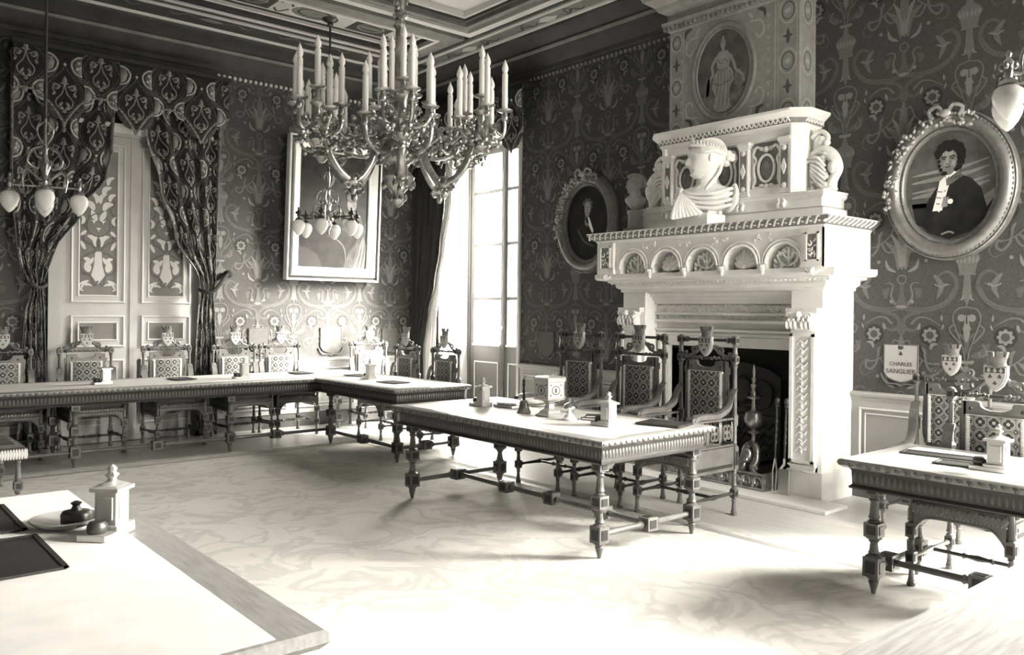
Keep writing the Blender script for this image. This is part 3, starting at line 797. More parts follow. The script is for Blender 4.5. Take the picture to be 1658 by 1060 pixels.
    for r in range(int((f1-f0)/.042)+2):
        for q in range(-4, 5):
            u = (q+.5*(r % 2))*.078; v = f0+r*.042
            if r % 2 == 0:
                for a in range(4): p.disc((u+.016*cos(a*PI/2), v+.016*sin(a*PI/2)), .014, 1, 1, 7)
                p.disc((u, v), .011, 2, 2, 7); p.ring((u, v), .034, .004, 0, 2, 10)
            else: p.poly([(u, v+.018), (u+.013, v), (u, v-.018), (u-.013, v)], 1, 1); p.poly([(u, v+.007), (u+.005, v), (u, v-.007), (u-.005, v)], 2, 2)
    merge(m, p)
    for g in (-1, 1):                                # fringe down both sides
        for i in range(int((f1-f0)/.012)): m.ell((g*(fw_-.016), fs_(fw_-.016, 0)[1]-.004, f0+.006+.012*i), (.016, .007, .0065), 5, 4, 3)
    m.box(-fw_, fw_, yb-.026, yb-.014, f1-.012, f1+.004, 3)
    m.box(-fw_, fw_, yb-.006, yb+.012, f0, f1, 0)
    m.build('back_upholstery', [M_fab, M_fab_d, M_fab_l, M_fringe], T, smooth=40)
    # seat with arched, leaf carved front rail
    m = MB()
    m.box(-W+.02, W-.02, -D+.02, D-.02, .44, .50, 0, .01)
    m.lathe([(.001, .50), (.2, .50), (.34, .505), (.35, .52), (.33, .545), (.2, .565), (.001, .572)], (0, 0, 0), 4, a0=PI/4)
    m.build('seat_cushion', M_fab, T)
    m = MB(); arch = cr([(-W+.02, .33), (-W+.05, .375), (-.16, .415), (0, .42), (.16, .415), (W-.05, .375), (W-.02, .33)], 4)
    for i in range(len(arch)-1):
        a, b = arch[i], arch[i+1]
        m.prismM([(a[0], a[1]), (b[0], b[1]), (b[0], .49), (a[0], .49)], Matrix(((1, 0, 0, 0), (0, 0, 1, -D-.01), (0, 1, 0, 0), (0, 0, 0, 1))), -.012, .014)
    m.tube([(a, -D-.022, b+.008) for a, b in arch], .008, 6)
    for i in range(17): m.ell((-W+.03+i*(2*W-.06)/16, -D-.02, .475), (.024, .014, .028), 6, 4, R=Matrix.Rotation(.6, 4, 'Y'))
    for i in range(24): m.ell((-W+.02+i*(2*W-.04)/23, -D-.016, .445), .008, 5, 4, 1)
    m.build('seat_rail', [M_wood2, M_fringe], T)
    m = MB(); m.box(-W+.02, W-.02, D-.03, D-.005, .36, .46); m.build('rear_rail', M_wood2, T)
    m = MB()
    for g in (-1, 1):
        m.lathe([(.012, -D+.02), (.018, -D+.05), (.011, -D+.07), (.015, -.05), (.022, 0), (.015, .05), (.011, D-.07), (.018, D-.05), (.012, D-.02)], (g*W, 0, .17), 8, M=Matrix.Rotation(-PI/2, 4, 'X'))
    m.lathe([(.012, -W), (.012, -.09), (.02, -.08), (.012, -.06), (.02, 0), (.012, .06), (.02, .08), (.012, .09), (.012, W)], (0, 0, .17), 8, M=Matrix.Rotation(PI/2, 4, 'Y'))
    m.build('stretcher', M_wood, T)
    return T
def put(src, loc, rz, label, group):
    c = copy_tree(src); c.location = loc; c.rotation_euler = (0, 0, rz); c['label'] = label; c['group'] = group
    return c
G1 = 'tall armchairs behind the centre table'
YC = 5.33
chC = make_chair('tall carved armchair at right end of centre table, nearest the hearth opening', G1, (-4.127, YC, .004), 0, True)
put(chC, (-4.842, YC, .004), 0, 'middle one of three tall carved armchairs behind centre table', G1)
put(chC, (-5.58, YC, .004), 0, 'tall carved armchair behind centre table and the hexagonal box', G1)
G2 = 'lower armchairs along the left wall table'
XA = -9.98
chA = make_chair('carved armchair in front of the left half of the painted double door', G2, (XA, 2.40, 0), PI/2, False)
for y, lb in ((1.585, 'carved armchair cut by left edge of photo, before left door curtain'),
              (3.285, 'carved armchair in front of right half of the painted double door'),
              (4.11, 'carved armchair against left wall just right of the right door curtain'),
              (4.72, 'carved armchair against left wall below left side of framed painting')):
    put(chA, (XA, y, 0), PI/2, lb, G2)
put(chA, (-10.0, 6.03, 0), PI/2-.12, 'pale lit armchair standing in the room corner beside window curtain', G2)
G3 = 'backlit armchairs before the window'
put(chA, (-9.02, 5.62, 0), 0, 'dark backlit armchair in front of the dark window curtain', G3)
put(chA, (-8.17, 5.62, 0), 0, 'dark backlit armchair in front of white window reveal', G3)
G4 = 'armchairs on the right'
put(chA, (-2.66, 6.42, 0), 0, 'armchair against patterned wall below large oval portrait, behind right table', G4)
put(chA, (-1.93, 5.24, .004), 0, 'armchair drawn up to the right hand table, cut by right photo edge', G4)

# ================================================================ TABLES
def make_table(label, x0, x1, y0, y1, h, legs, str_x=None, rails=(), sides='NSEW', name='council_table', z_=.005):
    """rails: list of (p, q, boxes) for stretchers at height .15"""
    T = thing(name, label, 'table', ((x0+x1)/2, (y0+y1)/2, z_)); cx, cy = (x0+x1)/2, (y0+y1)/2
    a, b = (x1-x0)/2, (y1-y0)/2
    m = MB(); zt = h
    loop = [(-a, -b), (a, -b), (a, b), (-a, b)]
    fr = .10
    m.run(loop, [(-fr, zt-.045), (-.03, zt-.05), (-.02, zt-.046), (-.004, zt-.034), (0, zt-.014), (-.006, zt-.003), (-.012, zt), (-fr, zt)], closed=True, mi=0)
    def along(f, step):
        for s in sides:
            L = a if s in 'NS' else b; k = int(2*L/step)
            for i in range(k):
                t = -L+2*L*(i+.5)/k
                f({'S': (t, -b), 'N': (t, b), 'E': (a, t), 'W': (-a, t)}[s], s, i)
    def bump(p, s, i):
        r = (.021, .010, .013) if s in 'NS' else (.010, .021, .013)
        m.ell((p[0], p[1], zt-.022), r, 6, 4, 1, R=None)
        if i % 2: m.ell((p[0]*.999, p[1], zt-.036), (.012, .012, .007), 5, 4, 1)
    along(bump, .052)
    m.build('table_top', [M_top, M_wood2], T, smooth=40)
    m = MB(); m.box(-a+fr-.005, a-fr+.005, -b+fr-.005, b-fr+.005, zt-.03, zt-.001); m.build('cover', M_cloth, T)
    m = MB(); ins = .06
    lp = [(-a+ins, -b+ins), (a-ins, -b+ins), (a-ins, b-ins), (-a+ins, b-ins)]
    m.run(lp, [(-.03, zt-.165), (.012, zt-.165), (.016, zt-.155), (.004, zt-.145), (0, zt-.14), (.004, zt-.065), (.016, zt-.05), (.016, zt-.045), (-.03, zt-.045)], closed=True)
    def flute(p, s, i):
        q = (p[0]*(a-ins)/a, p[1]*(b-ins)/b)
        r = (.011, .008, .032) if s in 'NS' else (.008, .011, .032)
        m.ell((q[0], q[1], zt-.10), r, 6, 4, 1)
    along(flute, .034)
    m.build('apron', [M_wood, M_wood2], T, smooth=40)
    for lx, ly in legs:
        m = MB(); X, Y = lx-cx, ly-cy
        turned(m, X, Y, .095, zt-.165, .026, [(zt-.19, .025, .04), (.365, .04, .042), (.155, .055, .045)])
        m.lathe([(.012, 0), (.016, .02), (.03, .07), (.024, .078), (.036, .088), (.036, .098), (.02, .104)], (X, Y, 0), 10)
        m.lathe([(.045, .20), (.05, .21), (.03, .225)], (X, Y, 0), 8); m.lathe([(.028, .305), (.046, .318), (.046, .326)], (X, Y, 0), 8)
        m.build('leg', [M_wood2, M_woodd], T)
    for p, q, boxes in rails:
        m = MB(); P = Vector((p[0]-cx, p[1]-cy, .15)); Q = Vector((q[0]-cx, q[1]-cy, .15)); d = Q-P; L = d.length; d.normalize()
        R = Matrix.Translation(P) @ d.to_track_quat('Z', 'Y').to_matrix().to_4x4()
        pr = [(.018, 0)]
        for t in boxes:
            z = t*L
            pr += [(.02, z-.10), (.03, z-.085), (.022, z-.07), (.02, z), (.022, z+.07), (.03, z+.085), (.02, z+.10)]
        pr += [(.018, L)]
        m.M = R; m.lathe([(r, z) for r, z in pr if 0 <= z <= L], n=10)
        for t in boxes:
            z = t*L; m.box(-.045, .045, -.045, .045, z-.05, z+.05); m.box(-.028, .028, -.049, .049, z-.03, z+.03, 1); m.box(-.049, .049, -.028, .028, z-.03, z+.03, 1)
        m.build('stretcher', [M_wood2, M_woodd], T)
    return T
H = .78
make_table('long carved centre table in front of three tall armchairs and fireplace', -6.08, -3.60, 3.81, 4.99, H, [(-3.72, 3.92), (-5.90, 3.92), (-3.72, 4.88), (-5.90, 4.88)],
           rails=[((-3.72, 3.92), (-3.72, 4.88), (.5,)), ((-5.90, 3.92), (-5.90, 4.88), (.5,)), ((-5.86, 4.40), (-3.76, 4.40), (.30, .56, .82))], sides='SE')
make_table('very long carved table along left wall, before the double door', -10.12, -8.98, .35, 5.55, H,
           [(-9.07, y) for y in (.45, 2.03, 3.60)]+[(-10.03, y) for y in (.45, 2.03, 3.70, 5.46)],
           rails=[((-9.07, .45), (-9.07, 2.03), (.5,)), ((-9.07, 2.03), (-9.07, 3.60), (.5,)), ((-9.07, 3.60), (-9.07, 4.80), (.45,))], sides='E', z_=0)
make_table('short carved table projecting from left table below the window', -8.955, -7.20, 4.56, 5.55, H, [(-8.88, 4.74), (-7.36, 4.70), (-7.36, 5.42)],
           rails=[((-8.88, 4.74), (-7.36, 4.72), (.5,)), ((-7.36, 4.70), (-7.36, 5.42), (.5,))], sides='SE')
make_table('carved table at right edge of photo, below the large oval portrait', -2.38, -.55, 4.44, 5.34, H, [(-2.27, 4.66), (-2.27, 5.22), (-.66, 4.66), (-.66, 5.22)],
           rails=[((-2.27, 4.66), (-2.27, 5.22), (.32,)), ((-2.24, 4.84), (-.66, 4.84), (.3, .7))], sides='SW')
# ================================================================ CHIMNEYPIECE
FB = Vector((-4.775, 7.05, 0)); FC = -4.775
FP = thing('fireplace', 'monumental white carved stone fireplace with arcaded mantel and painted overmantel', 'fireplace', FB)
def FM(): return MB(Matrix.Translation(-FB))
def foliage(m, x0, x1, z0, z1, y, n, s=.02, mi=None, seed=1):
    """carved low relief: seeded sprays of leaves on a plane facing -Y"""
    R = random.Random(seed)
    for i in range(n):
        cx, cz = R.uniform(x0, x1), R.uniform(z0, z1); a = R.uniform(0, PI)
        m.ell((cx, y, cz), (s*R.uniform(.8, 1.6), .008, s*.45), 6, 4, mi, R=Matrix.Rotation(a, 4, 'Y'))
def scrollband(m, x0, x1, zc, h, y, mi=None, r=.008, per=None):
    per = per or h*2.6; n = max(1, round((x1-x0)/per)); per = (x1-x0)/n
    for i in range(n):
        c = x0+per*(i+.5); g = 1 if i % 2 else -1
        pts = [(c-per*.5, y, zc-g*h*.3), (c-per*.2, y, zc+g*h*.38), (c+per*.12, y, zc+g*h*.28), (c+per*.16, y, zc-g*h*.12), (c-per*.02, y, zc-g*h*.16), (c-per*.04, y, zc+g*h*.08)]
        m.tube(cr(pts, 4), r, 5, mi=mi)
        for q in (-.32, .0, .3): m.ell((c+per*q, y-.003, zc-g*h*.32*(1 if q else -1)), (h*.20, .008, h*.10), 6, 4, mi, R=Matrix.Rotation(.7*g, 4, 'Y'))
XL0, XL1, XR0, XR1 = -5.90, -5.605, -3.945, -3.652
YF = 6.55
for nm, a, b in (('left', XL0, XL1), ('right', XR0, XR1)):
    m = FM()
    m.box(a, b, YF, WY+.0, .0, 1.83)
    m.box(a-.02, b+.02, YF-.025, WY, 0, .25); m.run([(a, WY), (a, YF), (b, YF), (b, WY)][::-1] if False else [(a, WY), (a, YF), (b, YF), (b, WY)], [(0, .25), (-.02, .25), (-.02, .255)], mi=0)
    PR = m.build('pier', M_stone, FP, smooth=30)
    m = FM()
    pa, pb = a+.015, b-.045
    m.box(pa, pb, YF-.04, YF, .30, 1.46)
    m.run([(pb+.012, YF), (pb+.012, YF-.05), (pa-.012, YF-.05), (pa-.012, YF)][::-1], [(0, .25), (-.018, .25), (-.018, .275), (-.004, .29), (0.0, .305)], mi=0)
    for q0, q1, z0, z1 in ((pa, pb, .32, .345), (pa, pb, 1.40, 1.425), (pa, pa+.03, .32, 1.425), (pb-.03, pb, .32, 1.425)): m.box(q0, q1, YF-.055, YF-.04, z0, z1)
    xm = (pa+pb)/2
    for i in range(15):
        z = .42+i*.065
        m.tube(cr([(xm-.05, YF-.046, z), (xm-.02, YF-.05, z+.035), (xm+.02, YF-.05, z+.015), (xm+.05, YF-.046, z+.045)], 3), .006, 5, mi=1)
        m.ell((xm+.03*(-1)**i, YF-.046, z+.02), (.022, .008, .012), 6, 4, 1); m.ell((xm, YF-.048, z), (.012, .01, .02), 6, 4, 1)
    m.build('pilaster', [M_stone, M_stone2], PR, smooth=40)
    m = FM()                                     # capital
    m.lathe([(.12, 1.46), (.135, 1.475), (.125, 1.49), (.13, 1.56), (.165, 1.60), (.165, 1.605)], (xm, YF-.0, 0), 4, a0=PI/4)
    m.box(pa-.03, pb+.03, YF-.07, YF, 1.60, 1.645); m.run([(pb+.03, YF), (pb+.03, YF-.07), (pa-.03, YF-.07), (pa-.03, YF)][::-1], [(0, 1.60), (-.012, 1.612), (-.012, 1.645)])
    for g in (-1, 1):
        m.tube([(xm+g*(.085+.030*cos(t*.7)*(1-t/14)), YF-.10, 1.575+.034*sin(t*.7)*(1-t/14)) for t in range(13)], .013, 6)
        for q in range(3): m.ell((xm+g*(.03+.04*q), YF-.095, 1.505), (.022, .03, .045), 7, 5)
    for q in range(-2, 3): m.ell((xm+q*.045, YF-.10, 1.54), (.018, .025, .028), 6, 4)
    m.ell((xm, YF-.11, 1.59), (.03, .03, .03), 8, 6)
    m.build('capital', M_stone2, PR, smooth=50)
# ---- lintel: nested mouldings with a carved frieze
m = FM()
m.box(XL1, XR0, 6.80, WY, 1.52, 1.83); m.box(XL1, XR0, 6.74, 6.82, 1.35, 1.44)
for z0, z1, y in ((1.79, 1.83, 6.58), (1.755, 1.79, 6.62), (1.72, 1.755, 6.66), (1.685, 1.72, 6.69), (1.60, 1.665, 6.735), (1.575, 1.60, 6.70), (1.50, 1.53, 6.70), (1.44, 1.50, 6.76), (1.415, 1.44, 6.70), (1.37, 1.40, 6.72)): m.box(XL1, XR0, y, 6.83, z0, z1)
for i in range(54): m.ell((XL1+.02+i*.0305, 6.735, 1.673), (.011, .012, .011), 6, 4)
LN = m.build('lintel', M_stone, FP, smooth=30, bevel=.003)
m = FM(); m.box(XL1+.02, XR0-.02, 6.745, 6.80, 1.53, 1.575); scrollband(m, XL1+.04, XR0-.04, 1.553, .05, 6.74, r=.007); scrollband(m, XL1+.04, XR0-.04, 1.63, .05, 6.732, r=.006)
foliage(m, XL1+.04, XR0-.04, 1.535, 1.575, 6.74, 70, .014)
m.build('carved_frieze', M_stone2, LN, smooth=50)
# ---- firebox surround, chamber, cast iron fireback
m = FM()
ox0, ox1, oz = XL1+.03, XR0-.03, 1.33
for k, (o, y) in enumerate(((0, 6.72), (.035, 6.74), (.065, 6.77))):
    m.box(ox0+o, ox0+o+.035, y, WY, .0, oz-o+.03); m.box(ox1-o-.035, ox1-o, y, WY, .0, oz-o+.03); m.box(ox0+o, ox1-o, y, WY, oz-o, oz-o+.035)
m.build('firebox_surround', M_stone, FP, smooth=30)
m = FM(); a, b = ox0+.10, ox1-.10
yb2 = 7.06
m.box(a-.05, a, 6.83, yb2, 0, 1.33); m.box(b, b+.05, 6.83, yb2, 0, 1.33); m.box(a, b, yb2-.03, yb2+.008, 0, 1.33); m.box(a, b, 6.83, yb2, 1.24, 1.33)
FX = m.build('firebox', M_black, FP, smooth=0)
m = FM(); fx = -4.72
m.box(fx-.42, fx+.42, 6.985, 7.02, .04, .98)
out = [(fx-.42, .98), (fx-.30, 1.06), (fx, 1.12), (fx+.30, 1.06), (fx+.42, .98)]
m.prismM(out, Matrix(((1, 0, 0, 0), (0, 0, 1, 7.0), (0, 1, 0, 0), (0, 0, 0, 1))), -.015, .02)
for i in range(5):
    z = .16+i*.09; m.tube([(fx-.38+.76*t/16, 6.975, z+.03*(1 if t % 2 else -1)) for t in range(17)], .012, 5)
m.box(fx-.42, fx+.42, 6.97, 6.985, .60, .62); m.box(fx-.42, fx-.39, 6.97, 6.985, .04, .98); m.box(fx+.39, fx+.42, 6.97, 6.985, .04, .98)
for g in (-1, 1): m.tube(cr([(fx+g*.05, 6.97, .7), (fx+g*.28, 6.965, .72), (fx+g*.30, 6.965, .90), (fx+g*.14, 6.965, .92), (fx+g*.12, 6.965, .80), (fx+g*.2, 6.965, .80)], 5), .02, 6)
m.ell((fx, 6.97, .86), (.09, .03, .13), 10, 7)
m.build('fireback', M_iron, FX, smooth=40)
# ---- hearth slab
m = FM(); m.box(-5.98, -3.40, 6.17, YF-.03, 0, .03); m.box(XL1, XR0, YF-.03, 6.99, 0, .03); m.build('hearth_slab', M_stone, FP, smooth=0, bevel=.004)

# ---- corbelled bed mouldings growing out to the mantel
def ringrun(m, x0, x1, yf, prof, mi=0): m.run([(x0, WY-.002), (x0, yf), (x1, yf), (x1, WY-.002)], [(o, z) for o, z in prof], mi=mi)
m = FM()
# travel left wall -> front -> right wall: outward is to the right of travel
ringrun(m, XL0, XR1, YF, [(.001, 1.80), (.02, 1.805), (.02, 1.83), (.05, 1.845), (.06, 1.86), (.06, 1.885), (.12, 1.90), (.12, 1.915), (.20, 1.925), (.215, 1.945), (.215, 1.985), (.16, 1.985)])
m.run([(XL0-.20, WY-.002), (XL0-.20, YF-.20), (XR1+.20, YF-.20), (XR1+.20, WY-.002)], [(-.16, 1.985), (0, 1.985), (-.16, 1.99)])
m.box(XL0+.01, XR1-.01, YF+.01, WY, 1.83, 2.0)
BM = m.build('bed_moulding', M_stone, FP, smooth=30)
m = FM()
k = int((XR1-XL0+.2)/.046)
for i in range(k+1): m.ell((XL0-.08+i*.046, YF-.095, 1.893), (.017, .015, .016), 6, 4)
for i in range(12): m.ell((XR1+.095, YF-.09+i*.046, 1.893), (.015, .017, .016), 6, 4)
m.build('egg_moulding', M_stone2, BM, smooth=60)
# ---- arcaded frieze
ax0, ax1, yA, yB = -6.02, -3.515, 6.30, 6.47; z0, zs, zt = 1.985, 2.03, 2.31
m = FM()
cent = [-5.575+i*.4225 for i in range(5)]; Ra = .166
m.box(ax0, ax0+.21, yA, WY, z0, zt); m.box(ax1-.17, ax1, yA, WY, z0, zt); m.box(ax0+.2, ax1-.16, yB+.005, WY, z0, zt)
edges = [ax0+.21]+[(cent[i]+cent[i+1])/2 for i in range(4)]+[ax1-.17]
for i, c in enumerate(cent):
    a, b = edges[i], edges[i+1]
    arc = [(c+Ra*cos(PI-PI*t/16), zs+Ra*sin(PI-PI*t/16)) for t in range(17)]
    def quad(p0, p1, p2, p3): m.add([(p0[0], yA+.02, p0[1]), (p1[0], yA+.02, p1[1]), (p2[0], yA+.02, p2[1]), (p3[0], yA+.02, p3[1])], [(0, 1, 2, 3)])
    quad((a, z0), (c-Ra, z0), (c-Ra, zt), (a, zt)); quad((c+Ra, z0), (b, z0), (b, zt), (c+Ra, zt))
    for p, q in zip(arc, arc[1:]):
        quad(p, q, (q[0], zt), (p[0], zt)); m.add([(p[0], yA+.02, p[1]), (q[0], yA+.02, q[1]), (q[0], yB+.01, q[1]), (p[0], yB+.01, p[1])], [(0, 1, 2, 3)])
    m.add([(c-Ra, yA+.02, z0), (c-Ra, yA+.02, zs), (c-Ra, yB, zs), (c-Ra, yB, z0)], [(0, 1, 2, 3)]); m.add([(c+Ra, yA+.02, z0), (c+Ra, yA+.02, zs), (c+Ra, yB, zs), (c+Ra, yB, z0)], [(0, 1, 2, 3)])
    for r, w in ((Ra+.006, .012), (Ra+.034, .009)): m.tube([(c+r*cos(PI*t/20), yA+.012, zs+r*sin(PI*t/20)) for t in range(21)], w, 6)
    for t in range(19): m.ell((c+(Ra+.02)*cos(PI*(t+.5)/19), yA+.015, zs+(Ra+.02)*sin(PI*(t+.5)/19)), .009, 5, 4)
    if i in (1, 3):                                # scallop fans
        for t in range(9):
            a_ = PI*(t+.5)/9; m.tube([(c, yB-.10, z0+.015), (c+.075*cos(a_), yB-.08, zs-.02+.075*sin(a_)), (c+.15*cos(a_), yB-.01, zs+.138*sin(a_))], [.008, .019, .021], 6)
        m.ell((c, yB-.10, z0+.03), (.03, .03, .025), 8, 5)
    else:                                           # leafy fillings
        yl = yB-.07
        m.tube([(c, yl, z0+.01), (c, yl, zs+.14)], .012, 6); m.box(c-.15, c+.15, yl+.012, yB, z0, z0+.03)
        for g in (-1, 1):
            m.tube(cr([(c, yl, z0+.02), (c+g*.07, yl-.01, zs+.01), (c+g*.09, yl-.01, zs+.07), (c+g*.05, yl-.01, zs+.09), (c+g*.035, yl, zs+.05)], 4), .011, 6)
            for q, w in ((.04, .11), (.10, .06), (.125, .02), (.06, -.02), (.025, .05), (.085, .09), (.13, -.02)): m.ell((c+g*q, yl+.005, zs+w), (.03, .016, .017), 6, 4, R=Matrix.Rotation(-g*.8, 4, 'Y'))
    if i < 4:
        e = edges[i+1]; m.lathe([(.004, z0-.055), (.016, z0-.045), (.02, z0-.03), (.014, z0-.02), (.03, z0), (.034, z0+.02), (.03, z0+.035)], (e, yA+.03, 0), 8)
        for g in (-1, 1): foliage(m, e+g*.02, e+g*.09, zt-.08, zt-.02, yA+.016, 5, .016, seed=i*3+g+5)
m.build('arcade', M_stone, FP, smooth=40)
for g, c, w in ((-1, (ax0+ax0+.21)/2, .07), (1, (ax1-.17+ax1)/2, .058)):      # end blocks with carved panels and consoles
    m = FM(); m.box(c-.105, c+.105 if g < 0 else ax1+.012, yA-.018, yA, z0+.0, zt)
    if g > 0: m.box(ax1, ax1+.012, yA-.018, WY-.002, z0, zt)
    else: m.box(ax0-.012, ax0, yA-.018, WY-.002, z0, zt)
    for q0, q1, za, zb in ((c-w, c+w, z0+.045, z0+.06), (c-w, c+w, zt-.055, zt-.04), (c-w, c-w+.014, z0+.045, zt-.04), (c+w-.014, c+w, z0+.045, zt-.04)): m.box(q0, q1, yA-.032, yA-.018, za, zb)
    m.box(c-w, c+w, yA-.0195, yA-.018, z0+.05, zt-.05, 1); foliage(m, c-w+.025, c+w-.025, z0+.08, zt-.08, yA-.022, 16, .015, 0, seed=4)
    m.tube([(c+.0, yA-.02+.03*sin(t*.75)*(1-t/16), z0-.035+.03*cos(t*.75)*(1-t/16)) for t in range(14)], .012, 6)
    for q in (-1, 1): m.tube(cr([(c-.07*q, yA-.01, z0-.02), (c-.03*q, yA-.03, z0-.05), (c, yA-.03, z0-.03)], 4), .011, 6)
    m.build('end_block', [M_stone, M_stoneg], FP, smooth=40)
# ---- mantel shelf with carved leaf edge
m = FM()
m.run([(ax0, WY-.002), (ax0, yA), (ax1, yA), (ax1, WY-.002)], [(-.05, 2.305), (.015, 2.305), (.025, 2.325), (.035, 2.33), (.05, 2.345), (.085, 2.37), (.095, 2.39), (.095, 2.405), (-.3, 2.405)])
m.box(ax0+.02, ax1-.02, yA+.02, WY-.002, 2.31, 2.404)
m.run([(ax0, WY-.002), (ax0, yA), (ax1, yA), (ax1, WY-.002)], [(.036, 2.327), (.056, 2.342), (.087, 2.368), (.0965, 2.388), (.0965, 2.394)], mi=1)  # grey strip puts the shadow between the leaves into the colour
MS = m.build('mantel_shelf', [M_stone, M_stoneg], FP, smooth=30)
m = FM(); k = int((ax1-ax0+.16)/.075)
for i in range(k):
    x = ax0-.06+i*.075
    m.tube(cr([(x-.03, yA-.055, 2.343), (x, yA-.082, 2.372), (x+.02, yA-.09, 2.392), (x+.045, yA-.082, 2.384)], 3), .011, 6); m.ell((x+.02, yA-.07, 2.358), (.016, .012, .01), 6, 4)
for i in range(11):
    y = yA-.06+i*.075
    m.tube(cr([(ax1+.055, y-.03, 2.343), (ax1+.082, y, 2.372), (ax1+.09, y+.02, 2.392), (ax1+.082, y+.045, 2.384)], 3), .011, 6)
m.build('leaf_edging', M_stone2, MS, smooth=60)
# ---- overmantel
m = FM(); y2 = 6.66
m.box(-5.80, -3.72, y2, WY, 2.405, 2.53); m.box(-5.77, -3.75, y2+.03, WY, 2.53, 2.62)
m.run([(-5.77, WY-.002), (-5.77, y2+.03), (-3.75, y2+.03), (-3.75, WY-.002)], [(0, 2.53), (.03, 2.525), (.03, 2.53)]); 
m.run([(-5.77, WY-.002), (-5.77, y2+.03), (-3.75, y2+.03), (-3.75, WY-.002)], [(0, 2.61), (.02, 2.62), (.03, 2.635), (.03, 2.655), (.04, 2.66), (.04, 2.675), (-.2, 2.68)])
m.box(-5.76, -3.76, y2+.04, WY, 2.6, 2.678)
m.build('overmantel_plinth', M_stone, FP, smooth=30)
bx0, bx1, yo = -5.52, -4.06, 6.74
m = FM()
m.box(bx0, bx1, yo+.05, WY, 2.675, 3.28); m.prism([(bx1-.02, yo-.03), (bx1+.0, yo-.03), (bx1+.075, yo+.045), (bx1+.075, WY), (bx1-.02, WY)], 2.675, 3.28); m.prism([(bx0+.02, yo-.03), (bx0-.0, yo-.03), (bx0-.075, yo+.045), (bx0-.075, WY), (bx0+.02, WY)], 2.675, 3.28)
m.box(bx0, bx1, yo+.01, yo+.06, 2.675, 2.76); m.box(bx0, bx1, yo+.01, yo+.06, 3.20, 3.28)
OB = m.build('overmantel_body', M_stone, FP, smooth=20)
pils = [bx0+.05, -5.06, -4.565, -4.135]
for x in pils:
    m = FM(); w = .048
    m.box(x-w, x+w, yo-.02, yo+.05, 2.70, 3.20); m.box(x-w-.016, x+w+.016, yo-.035, yo+.05, 3.165, 3.20); m.box(x-w-.008, x+w+.008, yo-.028, yo+.05, 3.145, 3.165); m.box(x-w-.01, x+w+.01, yo-.03, yo+.05, 2.69, 2.715)
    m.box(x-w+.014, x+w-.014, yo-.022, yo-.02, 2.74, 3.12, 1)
    m.prismM([(x-.026, 2.93), (x, 2.86), (x+.026, 2.93), (x, 3.0)], Matrix(((1, 0, 0, 0), (0, 0, -1, yo-.021), (0, 1, 0, 0), (0, 0, 0, 1))), 0, .014)
    for z, sg in ((3.10, 1), (2.76, -1)): m.lathe([(.028, 0), (.02, .008), (.002, .012)], (x, yo-.021, z), 12, M=Matrix.Rotation(PI/2, 4, 'X'))
    for q in (-.5, .5):                             # little consoles under the base
        m.tube(cr([(x+q*.05, yo-.03, 2.665), (x+q*.05, yo-.065, 2.645), (x+q*.05, yo-.055, 2.60), (x+q*.05, yo-.075, 2.575), (x+q*.05, yo-.06, 2.56)], 4), .018, 6)
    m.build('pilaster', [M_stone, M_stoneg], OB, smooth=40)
for i in range(3):
    a, b = pils[i]+.07, pils[i+1]-.07; c = (a+b)/2
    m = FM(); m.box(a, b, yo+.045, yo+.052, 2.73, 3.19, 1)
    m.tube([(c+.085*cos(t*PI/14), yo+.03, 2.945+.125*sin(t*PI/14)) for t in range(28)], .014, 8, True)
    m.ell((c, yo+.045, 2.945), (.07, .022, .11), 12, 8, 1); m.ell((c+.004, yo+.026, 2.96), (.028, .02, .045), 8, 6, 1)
    for g in (-1, 1):
        m.tube(cr([(c+g*.03, yo+.04, 3.11), (c+g*.10, yo+.03, 3.15), (c+g*.14, yo+.03, 3.08), (c+g*.11, yo+.035, 3.03), (c+g*.13, yo+.03, 2.95), (c+g*.12, yo+.035, 2.84), (c+g*.14, yo+.03, 2.78), (c+g*.07, yo+.035, 2.77), (c, yo+.03, 2.79)], 4), .013, 6)
        m.ell((c+g*.05, yo+.03, 3.13), (.03, .02, .02), 6, 4); m.ell((c+g*.05, yo+.03, 2.785), (.03, .02, .02), 6, 4)
    m.ell((c, yo+.03, 3.12), (.03, .024, .03), 8, 5); m.ell((c, yo+.03, 2.78), (.025, .024, .025), 8, 5)
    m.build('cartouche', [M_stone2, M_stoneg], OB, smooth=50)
m = FM()
loop = [(bx0-.075, WY-.002), (bx0-.075, yo+.045), (bx0, yo-.03), (bx1, yo-.03), (bx1+.075, yo+.045), (bx1+.075, WY-.002)]
m.run(loop, [(-.1, 3.275), (.005, 3.275), (.012, 3.30), (.03, 3.31), (.035, 3.345), (.05, 3.36), (.09, 3.395), (.10, 3.405), (.10, 3.425), (-.3, 3.43)])
m.box(bx0-.05, bx1+.05, yo, WY-.002, 3.28, 3.425)
for i in range(int((bx1-bx0)/.05)+1):
    x = bx0+.0+i*.05; m.tube([(x-.02, yo-.062, 3.315), (x, yo-.08, 3.35), (x+.02, yo-.062, 3.315)], .009, 5)
for i in range(6): m.tube([(bx1+.108, yo+.05+i*.05-.02, 3.315), (bx1+.125, yo+.05+i*.05, 3.35), (bx1+.108, yo+.05+i*.05+.02, 3.315)], .009, 5)
m.run(loop, [(.0305, 3.305), (.036, 3.306), (.0405, 3.352), (.036, 3.352)], mi=1)  # grey band paints in the shade behind the cornice carving
m.build('overmantel_cornice', [M_stone, M_stoneg], FP, smooth=30)
